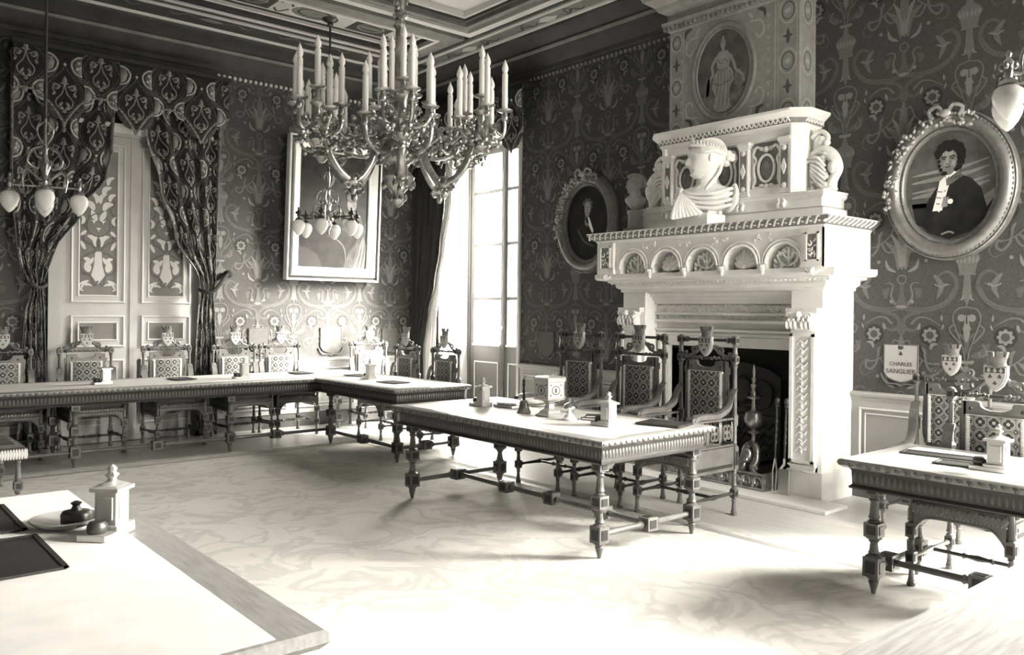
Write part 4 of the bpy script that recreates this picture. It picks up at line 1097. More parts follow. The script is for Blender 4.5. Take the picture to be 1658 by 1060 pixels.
# carved scroll beast filling the angle on the right, and its twin on the left
for g in (-1, 1):
    m = FM(); xe = bx1+.075 if g > 0 else bx0-.075; y = 6.90
    X = lambda d: xe+g*d
    m.tube(cr([(X(.02), y, 3.18), (X(.10), y, 3.23), (X(.17), y, 3.17), (X(.14), y, 3.09), (X(.07), y, 3.10), (X(.08), y, 3.16)], 5), [.024]*12+[.018]*14, 8)
    m.ell((X(.115), y, 3.14), (.045, .05, .05), 10, 7); m.ell((X(.165), y-.01, 3.12), (.035, .04, .03), 8, 6)
    m.tube(cr([(X(.03), y, 3.02), (X(.12), y, 3.06), (X(.22), y, 2.99), (X(.27), y, 2.88), (X(.22), y, 2.78), (X(.20), y, 2.69)], 5), [.03, .034, .038, .042, .046, .05, .053, .056, .058, .058, .056, .054, .05, .048, .046, .044, .042, .042, .042, .044, .046, .048, .05, .05, .05, .05], 10)
    m.ell((X(.235), y, 2.90), (.055, .07, .075), 10, 8)
    for q in range(6): m.tube(cr([(X(.04), y-.05, 3.0-.03*q), (X(.12), y-.075, 2.98-.045*q), (X(.18), y-.06, 2.90-.04*q)], 4), .014, 6)
    m.tube([(X(.08+.05*cos(t*.62)*(1-t/22)), y-.03, 2.93+.055*sin(t*.62)*(1-t/22)) for t in range(20)], .016, 6)
    R = random.Random(3)
    for i in range(34):
        d, z = R.uniform(.0, .20), R.uniform(2.69, 3.02); m.ell((X(d), y-.02+R.uniform(-.03, .02), z), (R.uniform(.018, .034), .03, R.uniform(.012, .026)), 6, 4, R=Matrix.Rotation(R.uniform(0, PI), 4, 'Y'))
    m.box(min(X(-.01), X(.14)), max(X(-.01), X(.14)), y-.01, y+.06, 2.676, 3.06); m.ell((X(.18), y-.02, 2.70), (.10, .08, .03), 10, 5)
    m.build('carved_scroll_beast', M_stone2, FP, smooth=60)
# ---- chimney breast
hx0, hx1, yh = -5.51, -4.04, 6.79
m = FM(); m.box(hx0, hx1, yh, WY, 3.42, ZC-.02, 0)
p = Pat(lambda u, v, h: (u, yh-h, v)); p.M = Matrix.Translation(-FB)
s0, s1 = hx0+.18, hx1-.24; 
for x in (s0, s1): p.stroke([(x, 3.43), (x, 4.46)], .012, 1, 1, smooth=False); p.stroke([(x+.03, 3.43), (x+.03, 4.46)], .006, 1, 1, smooth=False)
for x in (hx0+.02, hx1-.02): p.stroke([(x, 3.43), (x, 4.5)], .010, 1, 1, smooth=False)
for xc, rr in (((hx0+s0)/2, .07), ((hx1+s1)/2+.01, .085)):
    for z in (3.44, 3.90, 4.36): p.ring((xc, z), rr, .014, 1, 1, 18, rr*1.35); p.ring((xc, z), rr*.72, .010, 1, 2, 16, rr*.95); p.leaf((xc-.03, z), (xc+.03, z), .05, 1, 1)
    for z in (3.67, 4.13): p.leaf((xc, z-.07), (xc, z+.07), .04, 1, 2); p.leaf((xc-.05, z), (xc+.05, z), .03, 1, 2)
for g in (-1, 1):
    for i in range(9):
        x = -4.85+g*.50; z = 3.52+i*.105
        p.poly([(x-.03, z+.03), (x, z+.018), (x+.03, z+.03), (x+.005, z), (x, z-.03), (x-.005, z)], 1, 1)
    p.tf = lambda u, v, g=g: (-4.85+g*u, v)
    for z, q in ((4.36, -1), (3.55, 1)):
        p.stroke([(.30, z), (.42, z+q*.02), (.45, z+q*.12), (.40, z+q*.17), (.36, z+q*.12)], .02, 1, 1); p.leaf((.38, z-q*.1), (.46, z), .04, 1, 2, .3); p.leaf((.33, z-q*.02), (.28, z-q*.09), .03, 1, 1)
    p.tf = lambda u, v: (u, v)
merge(m, p)
p = Pat(lambda u, v, h: (hx1+h, u, v)); p.M = Matrix.Translation(-FB)
ym = (yh+WY)/2
for z in (3.44, 3.90, 4.36): p.ring((ym, z), .085, .014, 1, 1, 18, .12); p.ring((ym, z), .055, .01, 1, 2, 14, .085); p.leaf((ym-.03, z), (ym+.03, z), .05, 1, 1)
for y in (yh+.03, WY-.03): p.stroke([(y, 3.43), (y, 4.5)], .010, 1, 1, smooth=False)
merge(m, p)
m.build('chimney_breast', [M_plast, M_plast2, M_pap_m], FP, smooth=0)
m = FM()
m.run([(hx0, WY-.002), (hx0, yh), (hx1, yh), (hx1, WY-.002)], [(0, 4.48), (.02, 4.49), (.02, 4.53), (.06, 4.545), (.065, 4.58), (.02, 4.585), (.02, 4.66), (.09, 4.70), (.11, 4.74), (.20, 4.80), (.22, 4.84), (.22, 4.88), (0, 4.9)])
for i in range(int((hx1-hx0+.1)/.055)): m.box(hx0-.045+i*.055, hx0-.045+i*.055+.028, yh-.058, yh-.02, 4.50, 4.535)
m.build('chimney_cornice', M_plast, FP, smooth=25)
# ---- oval painted medallion
MC = (-4.85, 3.95); ma, mb_ = .36, .47
m = FM()
def ellipse_frame(m, c, a, b, yp, prof, n=72, mi=0, M=None):
    vs = []; fs = []; q = len(prof)
    for i in range(n):
        t = 2*PI*i/n
        for o, d in prof: vs.append((c[0]+(a+o)*cos(t), yp-d, c[1]+(b+o)*sin(t)))
    for i in range(n):
        for j in range(q-1): fs.append((i*q+j, ((i+1) % n)*q+j, ((i+1) % n)*q+j+1, i*q+j+1))
    m.add(vs, fs, mi)
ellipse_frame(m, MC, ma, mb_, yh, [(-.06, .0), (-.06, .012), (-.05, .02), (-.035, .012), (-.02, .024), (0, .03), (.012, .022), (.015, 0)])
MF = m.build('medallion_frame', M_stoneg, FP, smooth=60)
m = FM(); p = Pat(lambda u, v, h: (MC[0]+u, yh-.004-h, MC[1]+v)); p.M = Matrix.Translation(-FB)
p.disc((0, 0), ma-.05, 0, 0, 40, mb_-.05)
p.poly([(-.28, -.20), (-.1, -.24), (.1, -.22), (.28, -.17), (.22, -.30), (.12, -.37), (0, -.41), (-.12, -.38), (-.21, -.31)], 1, 1)
# generic seated allegorical figure in long drapery, with attributes at either side
p.poly([(-.10, -.02), (-.05, .03), (.08, .03), (.12, -.03), (.13, -.10), (.08, -.16), (.07, -.26), (.10, -.36), (.03, -.39), (-.06, -.385), (-.11, -.33), (-.09, -.22), (-.13, -.14)], 2, 3)
p.poly([(-.085, .15), (-.045, .20), (.05, .20), (.085, .15), (.07, .02), (-.06, .02)], 3, 3); p.poly([(-.02, .19), (.02, .19), (.018, .24), (-.018, .24)], 3, 3)
p.disc((0, .265), .032, 4, 3, 12, .042); p.disc((0, .295), .036, 3, 1, 10, .024); p.leaf((0, .30), (0, .35), .03, 3, 3)
p.stroke([(-.075, .15), (-.125, .07), (-.115, -.01), (-.15, -.05)], taper(.036, .6), 4, 3); p.stroke([(.08, .15), (.125, .06), (.15, -.01), (.19, -.03)], taper(.036, .6), 4, 3)
for x0_, x1_, z1_ in ((-.05, -.10, -.30), (-.02, -.05, -.36), (.02, -.01, -.37), (.05, .05, -.35), (.08, .085, -.33)): p.stroke([(x0_, .0), (lerp(x0_, x1_, .4)+.012, -.14), (x1_, z1_)], .009, 5, 1)
p.stroke([(-.10, -.10), (-.02, -.13), (.09, -.09), (.12, -.05)], .012, 5, 1); p.stroke([(-.06, .03), (0, .01), (.07, .03)], .012, 5, 1); p.stroke([(-.06, .13), (-.02, .08), (.02, .12), (.06, .08)], .008, 5, 1)
p.stroke([(-.15, -.04), (-.17, -.18), (-.16, -.30)], .05, 2, 1); p.poly([(-.24, -.12), (-.19, -.02), (-.15, -.06), (-.16, -.2), (-.21, -.24)], 2, 4); p.poly([(.14, -.04), (.20, .0), (.26, -.03), (.26, -.14), (.18, -.2), (.13, -.14)], 2, 4)
p.stroke([(.16, -.02), (.22, -.07), (.24, -.14)], .03, 3, 3); p.poly([(.12, -.18), (.18, -.17), (.2, -.3), (.13, -.3)], 2, 4)
merge(m, p); m.build('medallion_painting', [M_can_m, M_canm2, M_can_d, M_plast, M_canm2], MF, smooth=0)

# ================================================================ BUSTS
def head_mesh(m, c, s, face, hair=True, seed=1):
    """carved head; face = direction angle (radians, world Z) the nose points to; s = height of the head"""
    N, K = 36, 30
    fr = [(0, .30), (.06, .34), (.12, .40), (.17, .42), (.22, .40), (.27, .42), (.32, .43), (.40, .43), (.50, .42), (.56, .455), (.64, .46), (.74, .44), (.85, .36), (.93, .24), (1, .02)]
    bk = [(0, .20), (.1, .20), (.2, .24), (.3, .34), (.42, .46), (.55, .52), (.7, .52), (.82, .45), (.92, .30), (1, .02)]
    hw = [(0, .20), (.08, .23), (.2, .28), (.35, .33), (.5, .36), (.65, .375), (.78, .35), (.88, .27), (.95, .16), (1, .02)]
    vs = []; fs = []
    for j in range(K+1):
        t = j/K
        for i in range(N):
            a = 2*PI*i/N; ca, sa = cos(a), sin(a)
            R = (sinterp(t, fr) if ca > 0 else sinterp(t, bk))
            x, y = R*ca, sinterp(t, hw)*sa*(1-.12*abs(ca)*(1 if ca > 0 else 0))
            da = math.atan2(sa, ca)
            g = lambda a0, t0, wa, wt: math.exp(-((abs(da)-a0)/wa)**2-((t-t0)/wt)**2)
            x += .125*math.exp(-(da/.17)**2)*sinterp(t, [(.30, 0), (.36, 1), (.42, .85), (.62, .12), (.68, 0)])      # nose
            x -= .085*g(.34, .56, .19, .05); x += .045*g(.30, .635, .35, .035); x -= .03*math.exp(-(da/.3)**2-((t-.16)/.03)**2)                                 # eye sockets, brow
            x += .022*g(.36, .555, .09, .022)                                                              # eyeballs
            x += .05*math.exp(-(da/.22)**2)*(math.exp(-((t-.255)/.018)**2)+math.exp(-((t-.215)/.018)**2))  # lips
            x += .055*math.exp(-(da/.28)**2-((t-.09)/.05)**2)
            vs.append((x, y, t))
    for j in range(K):
        for i in range(N): fs.append((j*N+i, j*N+(i+1) % N, (j+1)*N+(i+1) % N, (j+1)*N+i))
    ca, sa = cos(face), sin(face)
    W_ = lambda p: (c[0]+s*(p[0]*ca-p[1]*sa), c[1]+s*(p[0]*sa+p[1]*ca), c[2]+s*p[2])
    m.add([W_(p) for p in vs], fs)
    for g in (-1, 1): m.ell(W_((-.02, g*.355, .50)), (.05*s, .05*s, .10*s), 8, 6)
    if hair:
        R = random.Random(seed)
        for j in range(10):                               # waved hair drawn back to a knot
            for g in (-1, 1):
                z = .66+.035*j
                pts = [W_((lerp(.36, .1, j/9)+.02, g*(.16+.02*(j % 2)), z+.02)), W_((.16, g*(.40-.018*j), z-.03)), W_((-.10, g*(.41-.018*j), z+.01)), W_((-.36, g*(.24-.01*j), z*.92)), W_((-.52, g*.06, .62))]
                m.tube(cr(pts, 5), .052*s, 6)
        for q in range(14):
            a = R.uniform(0, 2*PI); m.ell(W_((-.55+.10*cos(a), .14*sin(a), .55+R.uniform(-.12, .12))), (.09*s, .09*s, .08*s), 7, 5)
        m.ell(W_((-.04, 0, .80)), (.40*s, .40*s, .24*s), 14, 9)
    return W_
BP = Vector((-4.80, 6.45, 2.405))
BU = thing('marble_bust', 'large white bust of laurelled woman in profile, standing on mantel shelf', 'bust', BP)
m = MB(); m.box(-.22, .14, -.15, .13, 0, .115); m.box(-.16, .12, -.11, .11, .115, .24); m.build('base_block', M_marble, BU, bevel=.006)
fa = PI+.86; fb = -1.15                                  # head turned to her right, chest towards the room
cb, sb = cos(fb), sin(fb)
Bd = lambda x, y, z: (.03+x*cb-y*sb, x*sb+y*cb, z)       # body frame: x forward, y to her left
m = MB()
W_ = head_mesh(m, (.03, -.02, .445), .365, fa)
m.lathe([(.16, .28), (.115, .36), (.095, .41), (.095, .48), (.11, .55)], (.03, -.01, 0), 18)
vs = []; fs = []; N, K = 72, 22
for j in range(K+1):
    t = j/K
    for i in range(N):
        a = 2*PI*i/N; ca, sa = cos(a), sin(a)
        rx = sinterp(t, [(0, .13), (.25, .165), (.55, .165), (.8, .12), (1, .085)]); ry = sinterp(t, [(0, .15), (.2, .235), (.5, .325), (.72, .27), (.88, .14), (1, .09)])
        w = sinterp(t, [(0, 1), (.8, 1), (1, 0)])
        f = 1+w*(.045*sin(26*t+5.5*sa)+.03*sin(13*a+9*t))*(1 if ca > -.5 else .4)
        vs.append(Bd(rx*ca*f, ry*sa*f*.88, .15+.27*t))
for j in range(K):
    for i in range(N): fs.append((j*N+i, j*N+(i+1) % N, (j+1)*N+(i+1) % N, (j+1)*N+i))
fs.append(tuple(range(N-1, -1, -1))); m.add(vs, fs)
k0 = (.12, -.22, .33)                                    # knot at her right shoulder; pleats fan out below it
for q in range(8):
    t = q/7; e = (.17-.02*t, -.29+.26*t, .07+.03*t)
    m.tube([Bd(*[lerp(k0[c], e[c], u)+(.035*sin(PI*u) if c == 0 else 0) for c in range(3)]) for u in (0, .25, .5, .75, 1)], [.012, .018, .024, .029, .031], 7)
m.ell(Bd(*k0), (.035, .035, .03), 8, 6)
for q in range(4): m.tube(cr([Bd(.10, -.26, .36-.01*q), Bd(.165, -.12, .30-.035*q), Bd(.175, .08, .29-.045*q), Bd(.10, .25, .34-.05*q)], 6), .017, 7)
for q in range(3): m.tube(cr([Bd(.07, .26, .37-.02*q), Bd(.10, .285, .30-.03*q), Bd(.09, .24, .20-.02*q), Bd(.06, .20, .14)], 5), .024, 7)
for g in (-1, 1): m.tube(cr([W_((-.36, g*.16, .40)), W_((-.26, g*.24, .12)), W_((-.06, g*.28, -.12)), W_((.08, g*.30, -.32))], 5), .018, 7)
m.build('figure', M_marble, BU, smooth=75)
m = MB()
for q in range(11):                                      # laurel wreath
    for g in (-1, 1):
        x = lerp(.40, -.38, q/10); y = g*.385*max(0, 1-(x/.50)**2)**.5; z = lerp(.84, .70, q/10)
        m.ell(W_((x, y, z)), (.012, .030, .018), 6, 4, R=Matrix.Rotation(fa+g*.9, 4, 'Z') @ Matrix.Rotation(.5, 4, 'Y'))
        m.ell(W_((x-.02, y*1.04, z+.055)), (.010, .018, .028), 6, 4, R=Matrix.Rotation(fa-g*.6, 4, 'Z'))
for q in range(5): m.ell(W_((.36, (q-2)*.07, .92+.04*(2-abs(q-2)))), (.014, .014, .030), 6, 4)
m.build('laurel_wreath', M_marble, BU, smooth=60)
SP = Vector((-5.76, 6.56, 2.405))
SB = thing('small_bust', 'small dark toned bust on round pedestal at left end of mantel shelf', 'bust', SP)
m = MB(); m.box(-.09, .09, -.09, .09, 0, .06); m.lathe([(.08, .06), (.075, .10), (.07, .20), (.085, .22), (.085, .245)], n=16); m.build('pedestal', M_plast, SB, smooth=40)
m = MB(); W_ = head_mesh(m, (-.01, 0, .42), .18, PI+.9, True, 4); m.lathe([(.03, .245), (.045, .27), (.10, .33), (.11, .37), (.06, .41), (.05, .46)], n=16)
m.tube(cr([W_((.40, 0, .95)), W_((.1, 0, 1.12)), W_((-.4, 0, 1.0)), W_((-.62, 0, .6))], 5), .018, 7)
m.build('figure', M_plast, SB, smooth=70)

# ================================================================ FIRE IRONS
def andiron(x, label):
    T = thing('andiron', label, 'andiron', (x, 6.62, .03), 0, 'pair of andirons in the hearth')
    m = MB()
    m.lathe([(.05, .36), (.06, .375), (.02, .40), (.016, .46), (.055, .475), (.06, .485), (.02, .50), (.03, .52), (.07, .55), (.088, .60), (.07, .66), (.03, .68), (.02, .70), (.016, .78), (.06, .79), (.066, .80), (.02, .815), (.03, .84), (.014, .87), (.024, .89), (.03, .91), (.012, .93), (.02, .955), (.024, .97), (.01, .99), (.014, 1.03), (.004, 1.10)], n=14)
    m.build('spire', M_brass, T, smooth=40)
    m = MB()
    for g in (-1, 1):
        m.tube(cr([(0, 0, .38), (g*.05, -.03, .34), (g*.07, -.06, .24), (g*.05, -.09, .17), (g*.11, -.12, .12), (g*.16, -.14, .04), (g*.20, -.15, .01)], 5), [.03, .03, .032, .034, .036, .036, .034, .032, .03, .03, .032, .034, .036, .036, .034, .03, .028, .026, .025, .024, .023, .022, .022, .022, .022, .022, .022, .022, .022, .022, .022], 8)
        m.tube([(g*(.06+.04*cos(t*.7)*(1-t/14)), -.09, .16+.04*sin(t*.7)*(1-t/14)) for t in range(13)], .014, 6)
    m.ell((0, -.09, .28), (.05, .04, .07), 10, 7); m.ell((0, -.12, .24), (.03, .03, .03), 8, 5)
    m.build('scrolled_foot', M_brass, T, smooth=60)
    m = MB(); m.box(-.016, .016, .0, .33, .16, .20); m.box(-.016, .016, .30, .33, 0, .18); m.build('log_bar', M_iron, T)
    return T
andiron(-4.36, 'shiny andiron with ball and spire at right side of the fire opening')
andiron(-5.02, 'shiny andiron hidden behind the back of the rightmost tall armchair')
T = thing('fender', 'low pierced metal fender along the hearth in front of the andirons', 'fender', (-4.70, 6.42, .03))
m = MB(); L = .58
for z in (.008, .135): m.box(-L, L, -.012, .012, z, z+.016)
for g in (-1, 1): m.box(g*L-.012, g*L+.012, -.014, .26, .0, .155)
m.build('frame', M_brass, T)
m = MB()
for i in range(10):
    c = -L+.058+i*.116
    for g in (-1, 1): m.tube(cr([(c-.055*g, 0, .026), (c-.03*g, 0, .115), (c+.025*g, 0, .105), (c+.03*g, 0, .06), (c, 0, .055), (c, 0, .08)], 4), .009, 5)
    m.ell((c+.06, 0, .09), (.02, .008, .03), 6, 4)
m.build('pierced_scrollwork', M_brass, T, smooth=60)
def fireiron(x, kind, label):
    T = thing('fire_iron', label, 'fire iron', (x, 6.455, .03), 0, 'fire irons leaning on the right pier')
    m = MB(); top = Vector((x+.11 if False else .03, .06+.0, .78)); m.M = Matrix.Rotation(-.05, 4, 'X')
    m.tube([(0, 0, .30), (0, 0, .74)], .009, 6)
    for z in (.44, .50, .56, .62): m.ell((0, 0, z), (.013, .013, .022), 8, 5)
    m.lathe([(.008, .74), (.018, .755), (.012, .77), (.024, .79), (.02, .82), (.004, .835)], n=8); m.build('shaft', M_iron, T)
    m = MB(); m.M = Matrix.Rotation(-.05, 4, 'X')
    if kind: m.box(-.055, .055, -.006, .006, .0, .22, b=.004); m.tube([(-.03, 0, .22), (0, 0, .26), (0, 0, .31)], .012, 6)
    else:
        for g in (-1, 1): m.tube([(g*.014, 0, .03), (g*.02, 0, .18), (0, 0, .31)], .007, 6)
        m.ell((0, 0, .02), (.025, .012, .018))
    m.build('head', M_steel, T)
fireiron(-3.95, 1, 'fire shovel with polished blade leaning on the right stone pier')
fireiron(-4.04, 0, 'fire tongs beside the polished shovel at the right stone pier')
# ================================================================ CURTAINS AND PELMETS
A_, B_ = .757, .60
def ogee_motif(p, c):
    X = lambda u, v: (c[0]+u, c[1]+v)
    p.stroke([X(0, .31), X(.03, .25), (X(.12, .15)), X(.185, .03), X(.17, -.09), X(.08, -.20), X(.02, -.27), X(0, -.31), X(-.02, -.27), X(-.08, -.20), X(-.17, -.09), X(-.185, .03), X(-.12, .15), X(-.03, .25)], .016, 1, 1, 4, True)
    p.stroke([X(0, .27), X(.10, .14), X(.16, .03), X(.145, -.08), X(.06, -.19), X(0, -.26), X(-.06, -.19), X(-.145, -.08), X(-.16, .03), X(-.10, .14)], .006, 1, 1, 4, True)
    p.leaf(X(0, .08), X(0, .19), .05, 2, 2); p.leaf(X(-.045, .11), X(.045, .11), .026, 2, 2)
    for g in (-1, 1):
        p.stroke([X(0, .10), X(g*.025, .0), X(g*.085, -.09), X(g*.06, -.16), X(0, -.185)], .014, 2, 2)
        p.disc(X(g*.078, .065), .032, 2, 2, 10); p.disc(X(g*.078, .065), .018, 3, 1, 8); p.stroke([X(g*.03, .07), X(g*.10, .10), X(g*.115, .04), X(g*.09, 0)], .012, 2, 2)
        p.leaf(X(g*.115, -.03), X(g*.09, .01), .03, 2, 2); p.leaf(X(g*.02, -.10), X(g*.055, -.15), .03, 2, 2); p.disc(X(g*.03, -.165), .022, 2, 2, 8)
        # pale lobed half discs on the flanks
        p.stroke([X(g*.20, .115), X(g*.26, .10), X(g*.31, .03), X(g*.28, -.06), X(g*.20, -.10)], .022, 1, 3, 5)
        p.poly([X(g*.205, .10), X(g*.26, .08), X(g*.285, .02), X(g*.26, -.05), X(g*.205, -.085)], 0, 2)
        for q in ((.24, .05), (.255, -.02), (.225, .0)): p.disc(X(g*q[0], q[1]), .018, 2, 3, 7)
        p.stroke([X(g*.20, .12), X(g*.13, .21), X(g*.07, .28)], belly(.06), 0, 1); p.stroke([X(g*.20, -.11), X(g*.12, -.22), X(g*.05, -.29)], belly(.065), 0, 1)
    p.leaf(X(0, -.29), X(0, -.36), .05, 1, 2); p.poly([X(0, .34), X(.02, .32), X(0, .30), X(-.02, .32)], 2, 3)
    p.leaf(X(0, -.22), X(0, -.19), .05, 2, 2)
CURT = [M_cur, M_cur_m, M_cur_l, M_cur_p]
def pelmet(name, label, fn, u0, u1, ztop, u_c, zc, back, grp):
    """flat hanging lambrequin; its lower edge follows the ogees; fn(u, z, h) maps onto the wall side"""
    n = int((u1-u0)/.03); m = MB(); vs = []; fs = []
    def low(u):
        t = (u-u_c)/A_; t = abs(t-round(t))*2           # 0 under a motif, 1 between two
        return zc-.36+.36*(1-(1-t)**2.2)*.98 if t < 1 else zc
    K = 10
    for i in range(n+1):
        u = lerp(u0, u1, i/n)
        for j in range(K+1): vs.append(fn(u, lerp(low(u), ztop, j/K), .012*sin(u*9.)))
    for i in range(n):
        for j in range(K): fs.append((i*(K+1)+j, (i+1)*(K+1)+j, (i+1)*(K+1)+j+1, i*(K+1)+j+1))
    m.add(vs, fs, 0)
    p = Pat(lambda u, v, h: fn(u, v, .012*sin(u*9.)+h), (u0+.01, u1-.01, None, ztop-.005)); p.h0 = .004
    k0, k1 = int((u0-u_c)/A_)-1, int((u1-u_c)/A_)+1
    for k in range(k0, k1+1):
        ogee_motif(p, (u_c+k*A_, zc)); ogee_motif(p, (u_c+(k+.5)*A_, zc+.31))
    p.clip = None
    E = [(lerp(u0, u1, i/n), low(lerp(u0, u1, i/n))+.012) for i in range(n+1)]
    p.stroke(E, .022, 3, 2, smooth=False); p.stroke([(u, z+.035) for u, z in E], .008, 3, 1, smooth=False)
    merge(m, p)
    T = thing(name, label, 'pelmet', (0, 0, 0), 0, grp)
    o = m.build('lambrequin', CURT, T, smooth=60); s = o.modifiers.new('thickness', 'SOLIDIFY'); s.thickness = .006; s.offset = -1
    m = MB(); a, b = fn(u0-.01, ztop-.03, .03), fn(u1+.01, ztop+.015, -back)
    m.box(min(a[0], b[0]), max(a[0], b[0]), min(a[1], b[1]), max(a[1], b[1]), a[2], b[2]); m.build('pelmet_board', M_woodd, T)
    return T
def drape(T, part, fn, rows, n, amp, patt=True, mats=CURT, width=1.2, phase=0., nz=44, ns=60):
    """rows: (z, u_left, u_right, depth); folds run down the cloth"""
    rows = sorted(rows); zs = [r[0] for r in rows]
    tab = lambda k: [(r[0], r[k]) for r in rows]
    L, R_, Dp = tab(1), tab(2), tab(3)
    def S(s, z, h=0):
        a, b = sinterp(z, L), sinterp(z, R_); w = b-a
        am = amp*min(1.3, .35+.5*w)
        f = am*(sin(2*PI*n*s+phase)+.35*sin(2*PI*n*1.7*s+2.1*z+phase))
        return fn(lerp(a, b, s), z, sinterp(z, Dp)+f+h)
    m = MB(); vs = []; fs = []
    for j in range(nz+1):
        for i in range(ns+1): vs.append(S(i/ns, lerp(zs[0], zs[-1], j/nz)))
    for j in range(nz):
        for i in range(ns): fs.append((j*(ns+1)+i, j*(ns+1)+i+1, (j+1)*(ns+1)+i+1, (j+1)*(ns+1)+i))
    m.add(vs, fs, 0)
    if patt:
        p = Pat(lambda u, v, h: S(u/width, v, h), (0.02, width-.02, zs[0]+.02, zs[-1]-.02)); p.h0 = .007
        for k in range(-1, int(width/A_)+2):
            for q in range(9): ogee_motif(p, (k*A_+.2, zs[0]+q*B_)); ogee_motif(p, ((k+.5)*A_+.2, zs[0]+(q+.5)*B_))
        p.clip = None
        for s in (.012*width, .988*width): p.stroke([(s, lerp(zs[0], zs[-1], t/40)) for t in range(41)], .03, 4, 2, smooth=False)
        merge(m, p)
    o = m.build(part, mats, T, smooth=180); s = o.modifiers.new('thickness', 'SOLIDIFY'); s.thickness = .005; s.offset = -1
    return S
fnW = lambda u, v, h: (-10.30+h, u, v)
GP = 'pelmets with ogee pattern'
pelmet('pelmet', 'dark pelmet with pale ogee pattern hanging above the painted double door', fnW, 1.66, 4.04, 4.47, 2.165, 3.97, .20, GP)
fnV = lambda u, v, h: (u, 6.80-h, v)
pelmet('pelmet', 'dark pelmet with ogee pattern above the tall window in the corner', fnV, -10.46, -7.83, 4.47, -8.05, 3.95, .26, GP)
GC = 'curtains of the painted double door'
T = thing('curtain', 'patterned dark curtain tied back at left side of the painted double door', 'curtain', (0, 0, 0), 0, GC)
drape(T, 'curtain_cloth', fnW, [(.012, 1.74, 2.04, -.06), (.83, 1.77, 2.02, -.06), (1.5, 1.80, 2.0, -.05), (1.80, 1.86, 1.97, -.03), (2.0, 1.76, 2.02, -.03), (2.18, 1.72, 2.09, -.03), (2.76, 1.68, 2.42, -.10), (3.1, 1.66, 2.64, -.10), (3.43, 1.66, 2.70, -.10), (4.4, 1.66, 2.74, -.10)], 4, .035, width=1.15)
m = MB(); m.tube(cr([(-10.24, 1.84, 1.84), (-10.22, 1.92, 1.80), (-10.26, 2.0, 1.83), (-10.36, 1.98, 1.86), (-10.42, 1.90, 1.88), (-10.36, 1.82, 1.87)], 4, True), .02, 8, True); m.build('tieback', M_cur_m, T, smooth=60)
T = thing('curtain', 'patterned dark curtain tied back with rope at right side of painted double door', 'curtain', (0, 0, 0), 0, GC)
drape(T, 'curtain_cloth', fnW, [(.012, 3.64, 3.94, -.06), (.78, 3.65, 3.92, -.06), (1.5, 3.67, 3.89, -.05), (1.80, 3.70, 3.86, -.02), (1.92, 3.68, 3.89, -.02), (2.48, 3.40, 3.93, -.10), (3.06, 3.22, 3.94, -.10), (3.7, 3.05, 3.95, -.10), (4.4, 2.96, 3.97, -.10)], 4, .035, width=1.1, phase=1.)
m = MB(); m.tube(cr([(-10.22, 3.70, 1.80), (-10.19, 3.78, 1.79), (-10.20, 3.88, 1.86), (-10.30, 4.0, 1.98), (-10.42, 4.10, 2.05), (-10.50, 4.06, 2.02), (-10.40, 3.9, 1.9), (-10.36, 3.72, 1.83)], 5, True), .024, 8, True)
m.ell((-10.40, 4.08, 2.03), (.06, .06, .05), 10, 7); m.build('tieback', M_cur, T, smooth=60)
GV = 'window curtains in the corner'
T = thing('curtain', 'heavy dark curtain drawn to the left side of the tall window', 'curtain', (0, 0, 0), 0, GV)
drape(T, 'curtain_cloth', fnV, [(.012, -10.44, -10.16, -.09), (.6, -10.44, -10.14, -.09), (1.06, -10.44, -10.15, -.09), (1.6, -10.44, -10.02, -.09), (1.97, -10.44, -9.86, -.09), (2.5, -10.44, -9.73, -.09), (3.1, -10.44, -9.64, -.09), (4.4, -10.44, -9.60, -.09)], 5, .035, patt=False, width=1.)
drape(T, 'curtain_lining', fnV, [(.012, -10.12, -9.96, -.235), (3.0, -10.04, -9.93, -.235), (4.4, -10.0, -9.93, -.235)], 2, .02, patt=False, nz=20, ns=20)
T = thing('sheer_curtain', 'white sheer curtain swept to the left of the tall window', 'curtain', (0, 0, 0), 0, GV)
drape(T, 'sheer_cloth', fnV, [(.012, -10.22, -9.98, -.17), (.56, -10.25, -9.97, -.17), (1.0, -10.25, -9.93, -.17), (1.4, -10.16, -9.92, -.17), (1.97, -10.0, -9.85, -.17), (2.5, -9.88, -9.72, -.17), (3.1, -9.72, -9.58, -.17), (4.3, -9.70, -9.50, -.17)], 4, .02, patt=False, mats=[M_sheer])

# ================================================================ PICTURES
def frame_rect(m, y0, y1, z0, z1, prof, mi):
    """prof [(inset, depth)], local picture plane: X out of the wall, Y along, Z up; mitred corners"""
    vs = []; fs = []; q = len(prof)
    for (y, z, sy, sz) in ((y0, z0, 1, 1), (y1, z0, -1, 1), (y1, z1, -1, -1), (y0, z1, 1, -1)):
        for o, d in prof: vs.append((d, y+sy*o, z+sz*o))
    for i in range(4):
        for j in range(q-1): fs.append((i*q+j, ((i+1) % 4)*q+j, ((i+1) % 4)*q+j+1, i*q+j+1))
    m.add(vs, fs, mi)
T = thing('framed_painting', 'dark framed painting in wide pale frame on the left wall', 'painting', (WX+.10, 5.54, 1.986)); T.rotation_euler = (0, .05, 0)
m = MB(); h, w = 1.94, .708
frame_rect(m, -w, w, 0, h, [(0, 0), (0, .09), (.012, .10), (.028, .10)], 0); frame_rect(m, -w, w, 0, h, [(.028, .10), (.036, .055), (.058, .055)], 1)
frame_rect(m, -w, w, 0, h, [(.058, .055), (.066, .095), (.08, .105), (.10, .095), (.165, .06), (.175, .062), (.185, .045), (.185, .03)], 0)
for i in range(46):
    y = -w+.09+i*.0275
    if y < w-.08: m.ell((.102, y, .082), .008, 5, 4, 0); m.ell((.102, y, h-.082), .008, 5, 4, 0)
